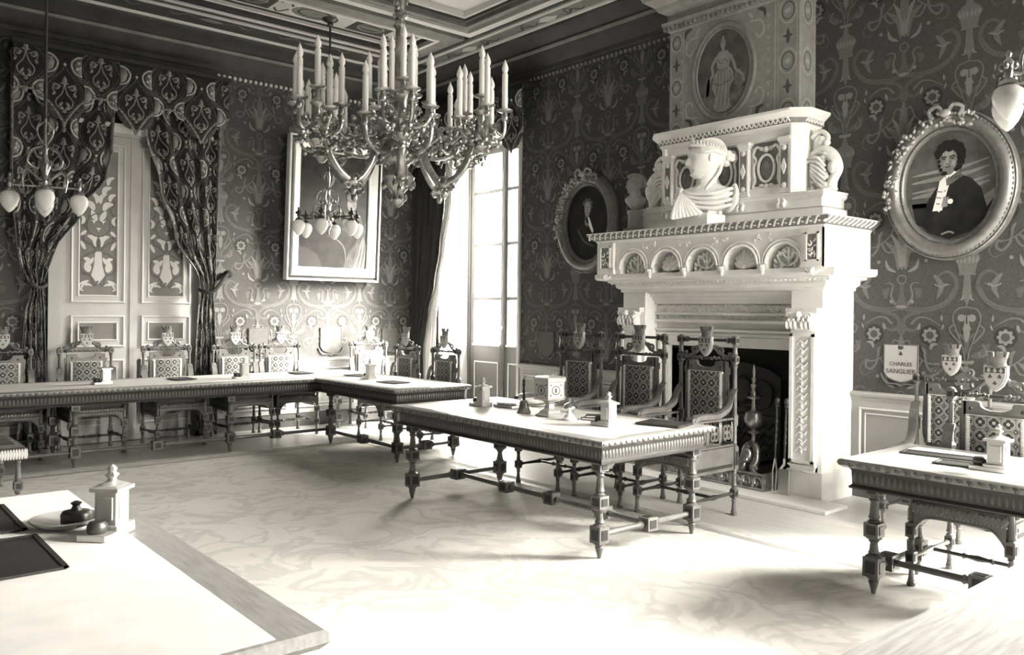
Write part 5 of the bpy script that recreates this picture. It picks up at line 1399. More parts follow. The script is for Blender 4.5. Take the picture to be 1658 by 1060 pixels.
for i in range(64):
    z = .09+i*.0275
    if z < h-.08: m.ell((.102, -w+.082, z), .008, 5, 4, 0); m.ell((.102, w-.082, z), .008, 5, 4, 0)
m.build('frame', [M_frame, M_framed], T, smooth=30)
m = MB(); m.box(-.075, .004, -w+.10, w-.10, .06, h-.10); m.build('backing', M_woodd, T)
m = MB(); m.box(.0, .032, -w+.18, w-.18, .18, h-.18, 0)
p = Pat(lambda u, v, hh: (.033+hh, u, v))
p.poly([(.16, .185), (.525, .185), (.525, .88), (.47, .80), (.40, .66), (.33, .52), (.24, .40)], 0, 5)
p.poly([(.30, .19), (.50, .19), (.52, .50), (.47, .66), (.42, .54), (.36, .40)], 1, 1)
for k in range(6): p.stroke([(.31+.033*k, .20), (.37+.026*k, .36), (.42+.018*k, .54)], taper(.018), 2, 2 if k % 2 else 5)
p.stroke([(-.10, .62), (.06, .57), (.17, .46), (.20, .27)], belly(.022), 2, 1)
p.poly([(-.52, .19), (-.16, .19), (-.24, .36), (-.40, .44), (-.52, .46)], 0, 4); p.poly([(.14, .95), (.30, 1.0), (.42, .93), (.48, .74), (.30, .66), (.12, .72)], 0, 5); p.disc((.27, 1.08), .075, 1, 3, 16, .10); p.disc((.27, 1.16), .085, 2, 4, 14, .06)
merge(m, p); m.build('canvas', [M_can_d, M_can_m, M_can_l, M_canm2, M_woodd, M_can_s], T, smooth=0)

def oval_portrait(label, c, a, b, deco, paint):
    T = thing('oval_portrait', label, 'portrait', (c[0], WY-.005, c[1]), 0, 'oval portraits flanking the fireplace')
    fw_ = .165; ai, bi = a-fw_, b-fw_
    m = MB()
    ellipse_frame(m, (0, 0), ai, bi, 0, [(.17, 0), (.17, .03), (.165, .06), (.155, .068), (.145, .06), (.135, .075), (.11, .10), (.085, .11), (.06, .10), (.045, .075), (.035, .06), (.025, .066), (.012, .06), (.004, .04), (0, .02)], 96)
    n = 92
    for i in range(n):
        t = 2*PI*i/n
        m.ell(((ai+.134)*cos(t), -.074, (bi+.134)*sin(t)), (.011, .008, .014), 6, 4, 0, R=Matrix.Rotation(-t, 4, 'Y'))
        m.ell(((ai+.022)*cos(t), -.064, (bi+.022)*sin(t)), .0065, 5, 4, 0)
    m.build('frame', M_gilt, T, smooth=60)
    m = MB(); R = random.Random(11)
    for i in range(deco):                          # carved garland over the top
        t = math.radians(R.uniform(62, 196)); r = R.uniform(.05, .155)
        m.ell(((ai+r)*cos(t), -.075-R.uniform(0, .035), (bi+r)*sin(t)), (R.uniform(.014, .03), .022, R.uniform(.010, .018)), 6, 4, R=Matrix.Rotation(R.uniform(0, PI), 4, 'Y'))
    for g in (-1, 1): m.tube(cr([(g*.01, -.11, bi+.12), (g*.06, -.12, bi+.19), (g*.13, -.11, bi+.16), (g*.10, -.11, bi+.10)], 4), .016, 6)
    m.ell((0, -.12, bi+.13), (.045, .03, .035), 8, 6)
    m.build('carved_garland', M_gilt2, T, smooth=60)
    m = MB(); m.M = Matrix.Identity(4)
    p = Pat(lambda u, v, h: (u, -.022-h, v)); p.disc((0, 0), ai+.012, 0, 0, 60, bi+.012); m.mi = 0
    paint(p, ai, bi); merge(m, p)
    m.build('painted_portrait', [M_can_m, M_can_d, M_skin, M_paperw, M_can_l, M_skinl, M_pap_l], T, smooth=0)
def officer(p, a, b):
    for v, w in ((-.06, .05), (-.02, .03), (.06, .04), (.12, .03)): p.stroke([(-.30, v-.02), (-.12, v), (.1, v+.02), (.30, v+.07)], belly(w), 0, 4)
    p.poly([(-.30, -.13), (.33, -.13), (.26, -.30), (.0, -.43), (-.26, -.30)], 1, 1); p.poly([(-.345, -.09), (.345, -.06), (.34, -.14), (-.33, -.17)], 1, 0); p.poly([(.20, -.15), (.34, -.05), (.335, -.12), (.28, -.2)], 2, 4)
    # dark coat, three quarter turn
    p.poly([(-.16, -.10), (-.09, .0), (-.03, .07), (.07, .09), (.17, .04), (.24, -.04), (.29, -.22), (.27, -.29), (.16, -.38), (0, -.435), (-.16, -.38), (-.28, -.24), (-.20, -.20)], 3, 1)
    p.poly([(-.075, .04), (-.035, .075), (.0, .01), (-.03, -.10), (-.055, -.20), (-.13, -.20), (-.10, -.08)], 4, 3)
    for v in (-.04, -.09, -.14): p.stroke([(-.10, v), (-.055, v-.008), (-.025, v)], .01, 5, 4)
    p.poly([(-.03, .075), (.07, .115), (.11, .07), (.03, .02), (-.02, -.005)], 4, 6); p.poly([(-.03, .08), (.065, .13), (.075, .115), (-.02, .05)], 5, 3)
    for q in range(4): p.stroke([(-.015+.028*q, .05-.0*q), (.0+.028*q, .075)], .006, 5, 1, smooth=False)
    p.stroke([(-.04, .03), (-.05, -.08), (-.08, -.21)], .012, 5, 3); p.poly([(-.045, -.10), (.0, -.09), (-.012, -.17), (-.06, -.175)], 5, 4); p.disc((.01, -.13), .022, 5, 3, 8)
    p.poly([(-.03, .085), (.03, .10), (.05, .16), (-.04, .12)], 4, 2)
    # head
    p.poly([(-.075, .28), (-.02, .315), (.05, .30), (.078, .24), (.074, .17), (.045, .115), (.01, .085), (-.03, .085), (-.062, .12), (-.078, .19)], 5, 2)
    p.poly([(-.06, .275), (-.02, .285), (.03, .275), (.02, .235), (-.05, .235)], 6, 5); p.poly([(-.045, .19), (-.035, .145), (-.005, .15), (-.012, .2)], 6, 5); p.poly([(.02, .20), (.05, .20), (.04, .15), (.015, .16)], 6, 5)
    p.poly([(-.025, .235), (-.005, .235), (-.005, .18), (-.03, .178)], 7, 5); p.stroke([(-.062, .228), (-.04, .236), (-.022, .228)], .009, 8, 1); p.stroke([(.0, .228), (.025, .238), (.048, .228)], .009, 8, 1)
    for x in (-.042, .024): p.stroke([(x-.013, .215), (x, .219), (x+.013, .214)], .008, 8, 1)
    p.stroke([(-.035, .155), (-.015, .15), (.008, .156)], .008, 8, 1); p.stroke([(-.03, .176), (-.016, .171), (-.004, .176)], .006, 8, 1)
    # curly hair and whiskers
    for x, z, r in ((-.085, .27, .035), (-.06, .305, .04), (-.02, .325, .045), (.03, .325, .045), (.07, .30, .045), (.09, .26, .04), (.092, .22, .035), (.088, .18, .032), (.075, .145, .026), (-.09, .24, .022), (-.08, .20, .014), (-.077, .165, .014), (-.065, .13, .016), (-.03, .10, .016), (.055, .125, .02), (.0, .30, .03), (-.045, .10, .018)): p.disc((x, z), r, 7, 1, 10)
    p.stroke([(-.06, -.395), (0, -.375), (.04, -.39)], .014, 5, 4)
def elder(p, a, b):
    p.disc((0, 0), a+.01, 0, 1, 48, b+.01)
    p.poly([(-.12, .06), (.07, .08), (.2, -.02), (.27, -.2), (.18, -.37), (0, -.44), (-.18, -.37), (-.26, -.2), (-.2, -.04)], 2, 1)
    p.poly([(-.055, .22), (-.02, .255), (.03, .245), (.052, .20), (.045, .13), (.015, .085), (-.025, .085), (-.05, .13)], 4, 5); p.poly([(-.05, .13), (-.03, .06), (.02, .06), (.03, .12)], 3, 2)
    for x, z, r in ((-.06, .235, .022), (-.025, .265, .026), (.02, .265, .026), (.055, .23, .026), (.06, .18, .02)): p.disc((x, z), r, 5, 6, 9)
    p.poly([(-.02, .075), (.03, .06), (.10, -.10), (.08, -.13), (.03, -.05), (-.03, .03)], 4, 3); p.poly([(-.04, .06), (.0, .07), (.02, .0), (-.01, -.05), (-.05, .0)], 4, 4)
    for x in (-.028, .016): p.stroke([(x-.012, .182), (x, .186), (x+.012, .182)], .007, 6, 1)
    p.stroke([(-.02, .122), (-.003, .118), (.014, .122)], .006, 6, 1); p.stroke([(-.008, .18), (-.013, .15), (.0, .146)], .006, 6, 2)
    p.stroke([(-.16, -.08), (-.05, -.22), (.1, -.28)], .02, 3, 0)
oval_portrait('large oval portrait of a man in dark braided coat, right of the fireplace', (-2.84, 2.65), .515, .605, 150, officer)
oval_portrait('dark oval portrait of a grey haired figure, left of the fireplace', (-6.93, 2.65), .505, .60, 190, elder)

# ---------------- name shields fixed on the walls
def plaque(label, loc, rz, w, h, text=None):
    T = thing('name_plaque', label, 'plaque', loc, rz, 'pale shield plaques low on the walls')
    m = MB(); pts = [(-w/2, h/2), (w/2, h/2), (w/2, -h*.25), (w*.4, -h*.38), (w*.2, -h*.46), (0, -h*.5), (-w*.2, -h*.46), (-w*.4, -h*.38), (-w/2, -h*.25)]
    Mx = Matrix(((1, 0, 0, 0), (0, 0, -1, 0), (0, 1, 0, 0), (0, 0, 0, 1)))
    m.prismM(pts, Mx, 0.002, .012); m.build('shield', M_shield if text else M_pap_m, T, smooth=0)
    m = MB(); m.tube([(x*1.04, -.009, z*1.04) for x, z in pts], .006, 5, True)
    for g in (-1, 1): m.tube(cr([(g*w*.62, -.006, -h*.30), (g*w*.45, -.008, -h*.55), (g*w*.15, -.008, -h*.56), (0, -.008, -h*.62)], 4), .009, 5)
    m.build('border', M_pap_l, T, smooth=60)
    p = Pat(lambda u, v, hh: (u, -.0125-hh, v))
    p.poly([(-.022, h*.48), (.022, h*.48), (.022, h*.41), (.012, h*.38), (-.012, h*.38), (-.022, h*.41)], 0, 0); trefoil(p, (0, h*.27), .016, 0, 0) if text else p.stroke([(-w*.2, h*.25), (0, h*.3), (w*.2, h*.25)], .012, 0, 0)
    p.build('emblem', M_shield_d if text else M_pap_m, T, smooth=0)
    if text:
        for i, (s, sz, z) in enumerate(text):
            cu = bpy.data.curves.new('lettering', 'FONT'); cu.body = s; cu.size = sz; cu.align_x = 'CENTER'; cu.extrude = .0006
            to = bpy.data.objects.new('lettering', cu); COL.objects.link(to); bpy.context.view_layer.update()
            me = bpy.data.meshes.new_from_object(to.evaluated_get(bpy.context.evaluated_depsgraph_get())); me.materials.clear(); me.materials.append(M_framed)
            bpy.data.objects.remove(to); bpy.data.curves.remove(cu)
            o = bpy.data.objects.new('lettering', me); COL.objects.link(o); o.parent = T
            o.location = (0, -.0135, z); o.rotation_euler = (PI/2, 0, 0)
plaque('pale shield plaque with two lines of lettering on wall right of fireplace', (-3.225, WY-.003, 1.185), 0, .275, .31, [('CHARLES', .046, -.02), ('SANGLIER', .056, -.085)])
plaque('grey shield plaque on wall between tall window and tall armchairs', (-7.655, WY-.003, 1.185), 0, .27, .30)
plaque('pale shield plaque on left wall centred under the framed painting', (WX+.003, 5.60, 1.16), PI/2, .31, .34)
plaque('pale shield plaque on left wall nearest the door, left of the painting', (WX+.003, 4.545, 1.18), PI/2, .26, .30)
plaque('pale shield plaque on left wall nearest the room corner', (WX+.003, 6.555, 1.16), PI/2, .24, .30)
# ================================================================ CHANDELIER
CH = Vector((-4.765, 3.03, 0))
T = thing('chandelier', 'large ornate metal chandelier with many white candles hanging from the ceiling', 'chandelier', (CH.x, CH.y, ZC))
def CM(ang=0): return MB(Matrix.Translation((0, 0, -ZC)) @ Matrix.Rotation(ang, 4, 'Z'))
m = CM()
m.lathe([(.012, 2.29), (.03, 2.31), (.045, 2.34), (.03, 2.37), (.05, 2.40), (.09, 2.44), (.11, 2.49), (.07, 2.53), (.06, 2.57), (.10, 2.60), (.12, 2.66), (.10, 2.72), (.06, 2.75), (.05, 2.82), (.08, 2.85), (.10, 2.90), (.07, 2.95), (.05, 2.99), (.09, 3.03), (.06, 3.06), (.035, 3.12), (.03, 3.30), (.05, 3.33), (.03, 3.37), (.028, 3.48), (.045, 3.51), (.03, 3.54)], n=18)
for k in range(8):
    a = 2*PI*k/8
    for z, r, s in ((2.44, .10, .026), (2.63, .12, .03), (2.89, .10, .026), (2.35, .05, .018)): m.ell((r*cos(a), r*sin(a), z), (s*.7, s*.7, s*1.3), 6, 5)
m.build('stem', M_brass, T, smooth=50)
m = CM()                                              # ornate column up to the ceiling
m.lathe([(.03, 3.53), (.036, 3.6), (.03, 4.2), (.03, 4.9), (.06, 4.95), (.12, 5.02), (.15, 5.06), (.15, 5.094)], n=14)
for k in range(26):
    z = 3.58+k*.05; a = k*2.1
    for g in (0, PI): m.ell((.04*cos(a+g), .04*sin(a+g), z), (.02, .02, .032), 6, 4)
    if k % 6 == 0: m.lathe([(.03, z-.02), (.055, z), (.03, z+.02)], n=12)
m.build('hanging_column', M_brass, T, smooth=50)
PHI = math.atan2(-3.03, 4.765)
NC = [0]
cand_me = None
def candle(r, a, z, h=.235):
    """one electric candle: sleeve with drip pan, flame shaped bulb as sub-part"""
    global cand_me
    x, y = r*cos(a), r*sin(a)
    if cand_me is None:
        m = MB(); m.lathe([(.019, 0), (.0195, .235), (.014, .243)], n=10); c = m.build('candle', M_candle, T, smooth=50)
        m = MB(); m.lathe([(.011, .24), (.021, .262), (.022, .275), (.016, .296), (.007, .316), (.001, .332)], n=10); b = m.build('bulb', M_bulb, c, smooth=60)
        m = MB(); m.lathe([(.012, -.035), (.02, -.028), (.014, -.015), (.05, -.004), (.054, .004), (.03, .003), (.016, .012)], n=12); d = m.build('drip_pan', M_brass, c, smooth=50)
        cand_me = c
    else:
        c = cand_me.copy(); COL.objects.link(c); c.parent = T
        for ch in list(cand_me.children):
            q = ch.copy(); COL.objects.link(q); q.parent = c
    c.location = (x, y, z-ZC); c.scale = (1, 1, h/.235)
    NC[0] += 1
R_ = random.Random(5)
for k in range(6):
    ang = PHI+k*PI/3+.04
    m = CM(ang)
    U = cr([(.08, 0, 2.72), (.17, 0, 2.66), (.22, 0, 2.55), (.30, 0, 2.45), (.40, 0, 2.455), (.49, 0, 2.55), (.53, 0, 2.65), (.58, 0, 2.72)], 6)
    m.tube(U, .024, 10)
    m.ell((.34, 0, 2.44), (.05, .035, .045), 10, 7); m.tube([(.34+.022*cos(t*PI/6), -.035, 2.45+.022*sin(t*PI/6)) for t in range(12)], .008, 5, True); m.tube([(.34+.022*cos(t*PI/6), .035, 2.45+.022*sin(t*PI/6)) for t in range(12)], .008, 5, True)
    for g in (-1, 1): m.tube([(.34+g*(.045+.026*cos(t*.8)*(1-t/13)), 0, 2.40+.026*sin(t*.8)*(1-t/13)) for t in range(12)], .011, 6)
    m.ell((.34, 0, 2.37), (.022, .022, .03), 8, 6)
    # scrolls filling the arm
    m.tube(cr([(.12, 0, 2.82), (.20, 0, 2.88), (.27, 0, 2.82), (.25, 0, 2.74), (.19, 0, 2.75), (.20, 0, 2.80)], 5), .014, 7)
    m.tube(cr([(.24, 0, 2.70), (.32, 0, 2.74), (.40, 0, 2.70), (.46, 0, 2.74), (.52, 0, 2.70)], 4), .012, 6)
    m.tube(cr([(.50, 0, 2.60), (.43, 0, 2.60), (.40, 0, 2.66), (.44, 0, 2.70), (.47, 0, 2.66)], 4), .011, 6)
    for i in range(48):
        r = R_.uniform(.12, .60); m.ell((r, R_.uniform(-.05, .05), R_.uniform(2.62, 2.84)), (R_.uniform(.014, .03), .016, R_.uniform(.010, .022)), 6, 4, R=Matrix.Rotation(R_.uniform(0, PI), 4, 'Y'))
    for i in range(6): m.ell((.50+.03*cos(i), .03*sin(i*1.3), 2.60+.018*i), (.02, .02, .02), 6, 4)
    m.build('arm', M_brass, T, smooth=55)
    # cluster at the arm's end
    m = CM(ang); c = .60
    m.lathe([(.02, 2.62), (.05, 2.66), (.03, 2.70), (.06, 2.74), (.03, 2.78), (.025, 2.86), (.05, 2.89), (.02, 2.92), (.02, 2.97)], (c, 0, 0), 12)
    spots = [(0, .0, 2.99)]
    for q in range(5):
        b = 2*PI*q/5+.3; rr = .165 if q % 2 else .15; zz = 2.83 if q % 2 else 2.895
        dx, dy = cos(b), sin(b); spots.append((rr*dx, rr*dy, zz))
        m.tube(cr([(c+.02*dx, .02*dy, 2.74), (c+.07*dx, .07*dy, 2.70), (c+.13*dx, .13*dy, 2.72), (c+rr*dx, rr*dy, 2.77), (c+rr*dx, rr*dy, zz-.03)], 5), .011, 6)
        m.tube([(c+(.09+.022*cos(t*.8)*(1-t/12))*dx, (.09+.022*cos(t*.8)*(1-t/12))*dy, 2.79+.024*sin(t*.8)*(1-t/12)) for t in range(10)], .008, 5)
        m.ell((c+rr*dx, rr*dy, zz-.045), (.024, .024, .028), 8, 6); m.ell((c+.12*dx, .12*dy, 2.69), (.016, .016, .022), 6, 4)
    for i in range(34): m.ell((c+R_.uniform(-.1, .1), R_.uniform(-.1, .1), R_.uniform(2.64, 2.80)), (R_.uniform(.012, .026), .016, R_.uniform(.010, .02)), 6, 4, R=Matrix.Rotation(R_.uniform(0, PI), 4, 'Y'))
    m.build('branch_cluster', M_brass, T, smooth=55)
    for sx, sy, z in spots: candle(math.hypot(c+sx, sy), ang+math.atan2(sy, c+sx), z)
m = CM()
for k in range(6):                                     # inner upper ring
    a = PHI+k*PI/3+PI/6; dx, dy = cos(a), sin(a)
    m.tube(cr([(.06*dx, .06*dy, 2.86), (.14*dx, .14*dy, 2.82), (.20*dx, .20*dy, 2.87), (.20*dx, .20*dy, 2.96)], 5), .013, 6)
    m.tube(cr([(.06*dx, .06*dy, 2.70), (.22*dx, .22*dy, 2.62), (.38*dx, .38*dy, 2.66), (.42*dx, .42*dy, 2.78)], 5), .013, 6)
    for z, r in ((2.94, .20), (2.78, .42)): m.ell((r*dx, r*dy, z), (.026, .026, .03), 8, 6)
    for i in range(7): m.ell((R_.uniform(.1, .4)*dx, R_.uniform(.1, .4)*dy, R_.uniform(2.6, 2.74)), (.024, .018, .016), 6, 4)
m.build('inner_branches', M_brass, T, smooth=55)
for k in range(6):
    a = PHI+k*PI/3+PI/6
    candle(.20, a, 3.0); candle(.42, a, 2.83)
    if k % 2: candle(.10, a, 3.04, .27)

# ================================================================ SMALL ELECTRIC PENDANTS WITH HEART SHAPED GLOBES
def pendant(label, loc, arms, rot, gr, arm_r, zc, zt, ornate=1., dark=True):
    T = thing('pendant_lamp', label, 'lamp', loc, 0, 'small pendant lamps with pointed glass globes')
    z0 = loc[2]; B = MB(Matrix.Translation((0, 0, -z0)))
    m = B; m.tube([(0, 0, zt), (0, 0, z0-.04)], .012, 8); m.lathe([(.02, z0-.10), (.04, z0-.07), (.03, z0-.05), (.09, z0-.02), (.10, z0)], n=14); m.build('rod', M_brassd, T, smooth=50)
    m = MB(Matrix.Translation((0, 0, -z0))); s = ornate
    m.lathe([(.004, zc-.22), (.02, zc-.20), (.012, zc-.17), (.035, zc-.13), (.05, zc-.09), (.03, zc-.05), (.04, zc), (.055, zc+.03), (.03, zc+.07), (.02, zc+.10), (.045, zc+.16), (.05, zc+.20), (.025, zc+.24), (.015, zc+.30), (.03, zc+.33), (.012, zc+.36), (.012, zt)], n=12)
    for k in range(6):
        a = rot+k*PI/3; dx, dy = cos(a), sin(a)
        m.tube(cr([(.02*dx, .02*dy, zc+.34), (.11*s*dx, .11*s*dy, zc+.30), (.15*s*dx, .15*s*dy, zc+.20), (.07*s*dx, .07*s*dy, zc+.15), (.05*dx, .05*dy, zc+.22)], 4), .008, 5)
        m.tube(cr([(.05*dx, .05*dy, zc+.06), (.15*s*dx, .15*s*dy, zc+.13), (.19*s*dx, .19*s*dy, zc+.06), (.18*s*dx, .18*s*dy, zc-.03)], 4), .008, 5)
        m.tube(cr([(.015*dx, .015*dy, zc+.36), (.06*dx, .06*dy, zc+.43), (.07*dx, .07*dy, zc+.50), (.015*dx, .015*dy, zc+.55)], 4), .006, 5)
        m.ell((.10*s*dx, .10*s*dy, zc+.18), .016, 6, 4); m.ell((.05*dx, .05*dy, zc-.02), (.02, .02, .035), 6, 4)
    m.build('body', M_brass, T, smooth=50)
    for k in range(arms):
        a = rot+2*PI*k/arms; dx, dy = cos(a), sin(a); r = arm_r
        m = MB(Matrix.Translation((0, 0, -z0)))
        m.tube([(.03*dx, .03*dy, zc), (r*1.02*dx, r*1.02*dy, zc)], .009, 6)
        m.lathe([(.006, zc+.10), (.014, zc+.085), (.008, zc+.07), (.022, zc+.05), (.012, zc+.03), (.02, zc), (.012, zc-.02), (.04, zc-.04), (.045, zc-.055)], (r*dx, r*dy, 0), 10)
        for q in range(4): m.ell((r*dx+.03*cos(q*PI/2), r*dy+.03*sin(q*PI/2), zc+.03), (.012, .012, .02), 6, 4)
        m.tube(cr([(.3*r*dx, .3*r*dy, zc), (.45*r*dx, .45*r*dy, zc+.05), (.6*r*dx, .6*r*dy, zc+.03), (.55*r*dx, .55*r*dy, zc)], 4), .006, 5)
        am = m.build('arm', M_brassd if dark else M_brass, T, smooth=50)
        m = MB(Matrix.Translation((0, 0, -z0))); zt_ = zc-.05; h = gr*2.45
        m.lathe([(gr*.30, zt_), (gr*.62, zt_-.01), (gr*.9, zt_-h*.16), (gr, zt_-h*.34), (gr*.93, zt_-h*.52), (gr*.7, zt_-h*.72), (gr*.38, zt_-h*.9), (gr*.08, zt_-h)], (r*dx, r*dy, 0), 18)
        m.build('glass_globe', M_globe, am, smooth=70)
pendant('dark pendant lamp with six white globes hanging before the framed painting', (-9.05, 4.77, 5.085), 6, .35, .078, .36, 2.70, 3.25)
pendant('pendant lamp with pale globes hanging before the left door curtain', (-8.0, 1.54, 5.0), 4, -.19, .076, .26, 2.62, 3.2, dark=False)
pendant('pendant lamp at right edge of photo with one whole globe showing', (-1.236, 4.261, 5.0), 6, math.atan2(-.762, -.647), .066, .245, 2.68, 3.2, dark=False)

# ================================================================ FOREGROUND TABLES
zt = .78
ZT = .786
T = thing('foreground_table', 'table in bottom left foreground with wooden border band and dark desk pads', 'table', (-3.0, .5, .005))
m = MB(); x0, x1, y0, y1 = -1.12, 1.1, -.42, .52
m.run([(x0, y0), (x1, y0), (x1, y1), (x0, y1)], [(-.2, zt-.05), (-.02, zt-.05), (0, zt-.03), (-.004, zt-.006), (-.012, zt), (-.2, zt)], closed=True); m.box(x0+.1, x1-.1, y0+.1, y1-.1, zt-.05, zt-.02); m.build('table_top', M_top, T, smooth=30)
m = MB(); m.box(x0+.05, x1-.03, y0+.05, y1-.135, zt-.03, zt+.002); m.build('cover', M_cloth, T)
m = MB(); m.run([(x0+.06, y0+.06), (x1-.06, y0+.06), (x1-.06, y1-.06), (x0+.06, y1-.06)], [(-.03, zt-.17), (0, zt-.17), (0, zt-.05), (-.03, zt-.05)], closed=True); m.build('apron', M_wood, T, smooth=0)
for lx in (x0+.12, x1-.12):
    for ly in (y0+.12, y1-.12):
        m = MB(); turned(m, lx, ly, .095, zt-.17, .026, [(.365, .04, .042), (.155, .055, .045)]); m.lathe([(.012, 0), (.03, .07), (.036, .098), (.02, .104)], (lx, ly, 0), 10); m.build('leg', [M_wood2, M_woodd], T)
T = thing('plank_table', 'wooden plank table top with a long crack in bottom right corner', 'table', (-.45, 3.2, .005))
m = MB(); x0, x1, y0, y1 = -.55, .55, -1.35, .85
for k in range(4):
    a, b = lerp(x0, x1, k/4), lerp(x0, x1, (k+1)/4); m.box(a+.0005, b-.0005, y0, y1, zt-.045, zt)
p = Pat(lambda u, v, h: (u, v, zt+h)); p.h0 = .0006; p.stroke([(-.36, -.6), (-.33, -.2), (-.38, .1), (-.36, .5)], taper(.006), 0, 1); merge(m, p)
m.build('table_top', [M_gwood, M_black], T, smooth=0)
m = MB(); m.run([(x0+.07, y0+.07), (x1-.07, y0+.07), (x1-.07, y1-.07), (x0+.07, y1-.07)], [(-.03, zt-.15), (0, zt-.15), (0, zt-.045), (-.03, zt-.045)], closed=True); m.build('apron', M_wood, T, smooth=0)
for lx in (x0+.11, x1-.11):
    for ly in (y0+.11, y1-.11):
        m = MB(); turned(m, lx, ly, .0, zt-.15, .028, [(.2, .06, .04)]); m.build('leg', [M_wood2, M_woodd], T)

zt = ZT
# ================================================================ THINGS ON THE TABLES
def inkstand(label, loc, rz=0, group='inkstands on the tables'):
    T = thing('inkstand', label, 'inkstand', loc, rz, group)
    m = MB(); m.box(-.13, .06, -.06, .06, 0, .022, b=.01); m.box(-.058, .058, -.058, .058, .022, .036, b=.006)
    m.box(-.042, .042, -.042, .042, .036, .155, b=.004)
    for g in (-1, 1): m.box(-.028, .028, g*.044-.003, g*.044+.003, .055, .135); m.box(g*.044-.003, g*.044+.003, -.028, .028, .055, .135)
    m.build('pillar', M_ink, T, smooth=0, bevel=.002)
    m = MB(); m.box(-.056, .056, -.056, .056, .155, .168, b=.004); m.lathe([(.066, .168), (.05, .176), (.02, .186), (.012, .195), (.026, .208), (.012, .220), (.018, .228), (.012, .238), (.002, .243)], n=4, a0=PI/4); m.lathe([(.008, .186), (.013, .195), (.02, .207), (.012, .218), (.016, .228), (.010, .238), (.001, .246)], n=12); m.build('lid', M_ink, T, smooth=40)
    m = MB(); m.lathe([(.028, .022), (.034, .03), (.034, .05), (.026, .062), (.018, .064)], (-.09, 0, 0), 14); m.build('ink_well', M_brassd, T, smooth=40)
    return T
ink = inkstand('pillar inkstand at the far left end of the centre table', (-5.55, 4.40, zt), 0)
for loc, rz, lb in (((-4.06, 4.36, zt), 0, 'tall pale pillar inkstand near the right end of centre table'),
                    ((-9.50, 2.42, zt-.005), PI/2, 'pillar inkstand on left table in front of the left door leaf'),
                    ((-9.42, 3.90, zt-.005), PI/2, 'pillar inkstand on left table just below right door curtain'),
                    ((-8.46, 5.02, zt), 0, 'pillar inkstand on the short table below the window'),
                    ((-1.66, 4.76, zt), 0, 'pillar inkstand on the right hand table beside dark pad'),
                    ((-3.20, .84, zt+.003), PI*.75, 'large pillar inkstand on the table in left foreground')):
    put(ink, loc, rz, lb, 'inkstands on the tables')
T = thing('hand_bell', 'dark hand bell with tall turned handle on centre table', 'bell', (-4.99, 4.37, zt))
m = MB(); m.lathe([(.056, 0), (.060, .004), (.05, .02), (.038, .05), (.032, .08), (.028, .095), (.012, .104)], n=20); m.build('bell', M_brass, T, smooth=50)
m = MB(); m.lathe([(.010, .10), (.014, .12), (.008, .14), (.013, .17), (.009, .20), (.015, .225), (.010, .24), (.016, .255), (.004, .27)], n=12); m.build('handle', M_brassd, T, smooth=50)
T = thing('hexagonal_box', 'pale hexagonal casket with painted panels raised on a foot, on centre table', 'box', (-4.74, 4.42, zt))
m = MB(); m.lathe([(.12, 0), (.125, .012), (.09, .03), (.085, .04), (.045, .06), (.035, .09), (.06, .115), (.10, .125)], n=6, a0=.2); m.build('foot', M_copper, T, smooth=0)
m = MB(); m.lathe([(.10, .125), (.135, .13), (.14, .14), (.13, .145), (.13, .265), (.14, .27), (.14, .282), (.10, .284)], n=6, a0=.2)
for k in range(6):
    a = .2+PI/6+k*PI/3; R = Matrix.Rotation(a, 4, 'Z'); p = Pat(lambda u, v, h, R=R: tuple(R @ Vector((.1127+h, u, v)))); p.h0 = .001
    p.ring((0, .205), .032, .007, 0, 1, 16); p.leaf((0, .185), (0, .225), .02, 0, 1)
    for sx in (-1, 1):
        for sz in (.165, .245): p.disc((sx*.043, sz), .007, 0, 1, 8)
    p.stroke([(-.057, .152), (.057, .152)], .005, 0, 2, smooth=False); p.stroke([(-.057, .258), (.057, .258)], .005, 0, 2, smooth=False); merge(m, p)
m.build('casket', [M_copper, M_framed, M_ink], T, smooth=0)
m = MB(); m.lathe([(.14, .283), (.13, .30), (.06, .312), (.02, .315)], n=6, a0=.2); m.box(-.03, .03, -.006, .006, .312, .32); m.build('lid', M_copper, T, smooth=0)
T = thing('call_bell', 'small domed call bell on centre table right of hexagonal casket', 'bell', (-4.80, 4.70, zt))
m = MB(); m.lathe([(.03, 0), (.034, .006), (.012, .014), (.012, .03)], n=14); m.build('base', M_ink, T, smooth=40)
m = MB(); m.lathe([(.055, .03), (.056, .036), (.048, .056), (.028, .072), (.006, .08), (.005, .095), (.011, .102), (.003, .11)], n=20); m.build('dome', M_steel, T, smooth=50)
T = thing('seal_stamp', 'small white stepped cone stamp on centre table near the casket foot', 'stamp', (-4.47, 4.37, zt))
m = MB(); m.lathe([(.055, 0), (.056, .012), (.04, .018), (.034, .035), (.018, .045), (.012, .07), (.016, .082), (.006, .09)], n=16); m.build('stamp_body', M_paperw, T, smooth=40)
def books(label, loc, rz, specs, nm='book'):
    z = loc[2]
    for i, (w, d, h, dx, dy, a, mt, lb) in enumerate(specs):
        T = thing(nm, lb, 'book', (loc[0]+dx, loc[1]+dy, z), rz+a, label)
        m = MB(); m.box(-w/2, w/2, -d/2, d/2, 0, .003); m.box(-w/2, w/2, -d/2, d/2, h-.003, h); m.box(-w/2-.002, -w/2+.004, -d/2, d/2, 0, h); m.build('cover', mt, T)
        m = MB(); m.box(-w/2+.004, w/2-.004, -d/2+.004, d/2-.004, .003, h-.003); m.build('pages', M_paperw, T)
        z += h+.0005
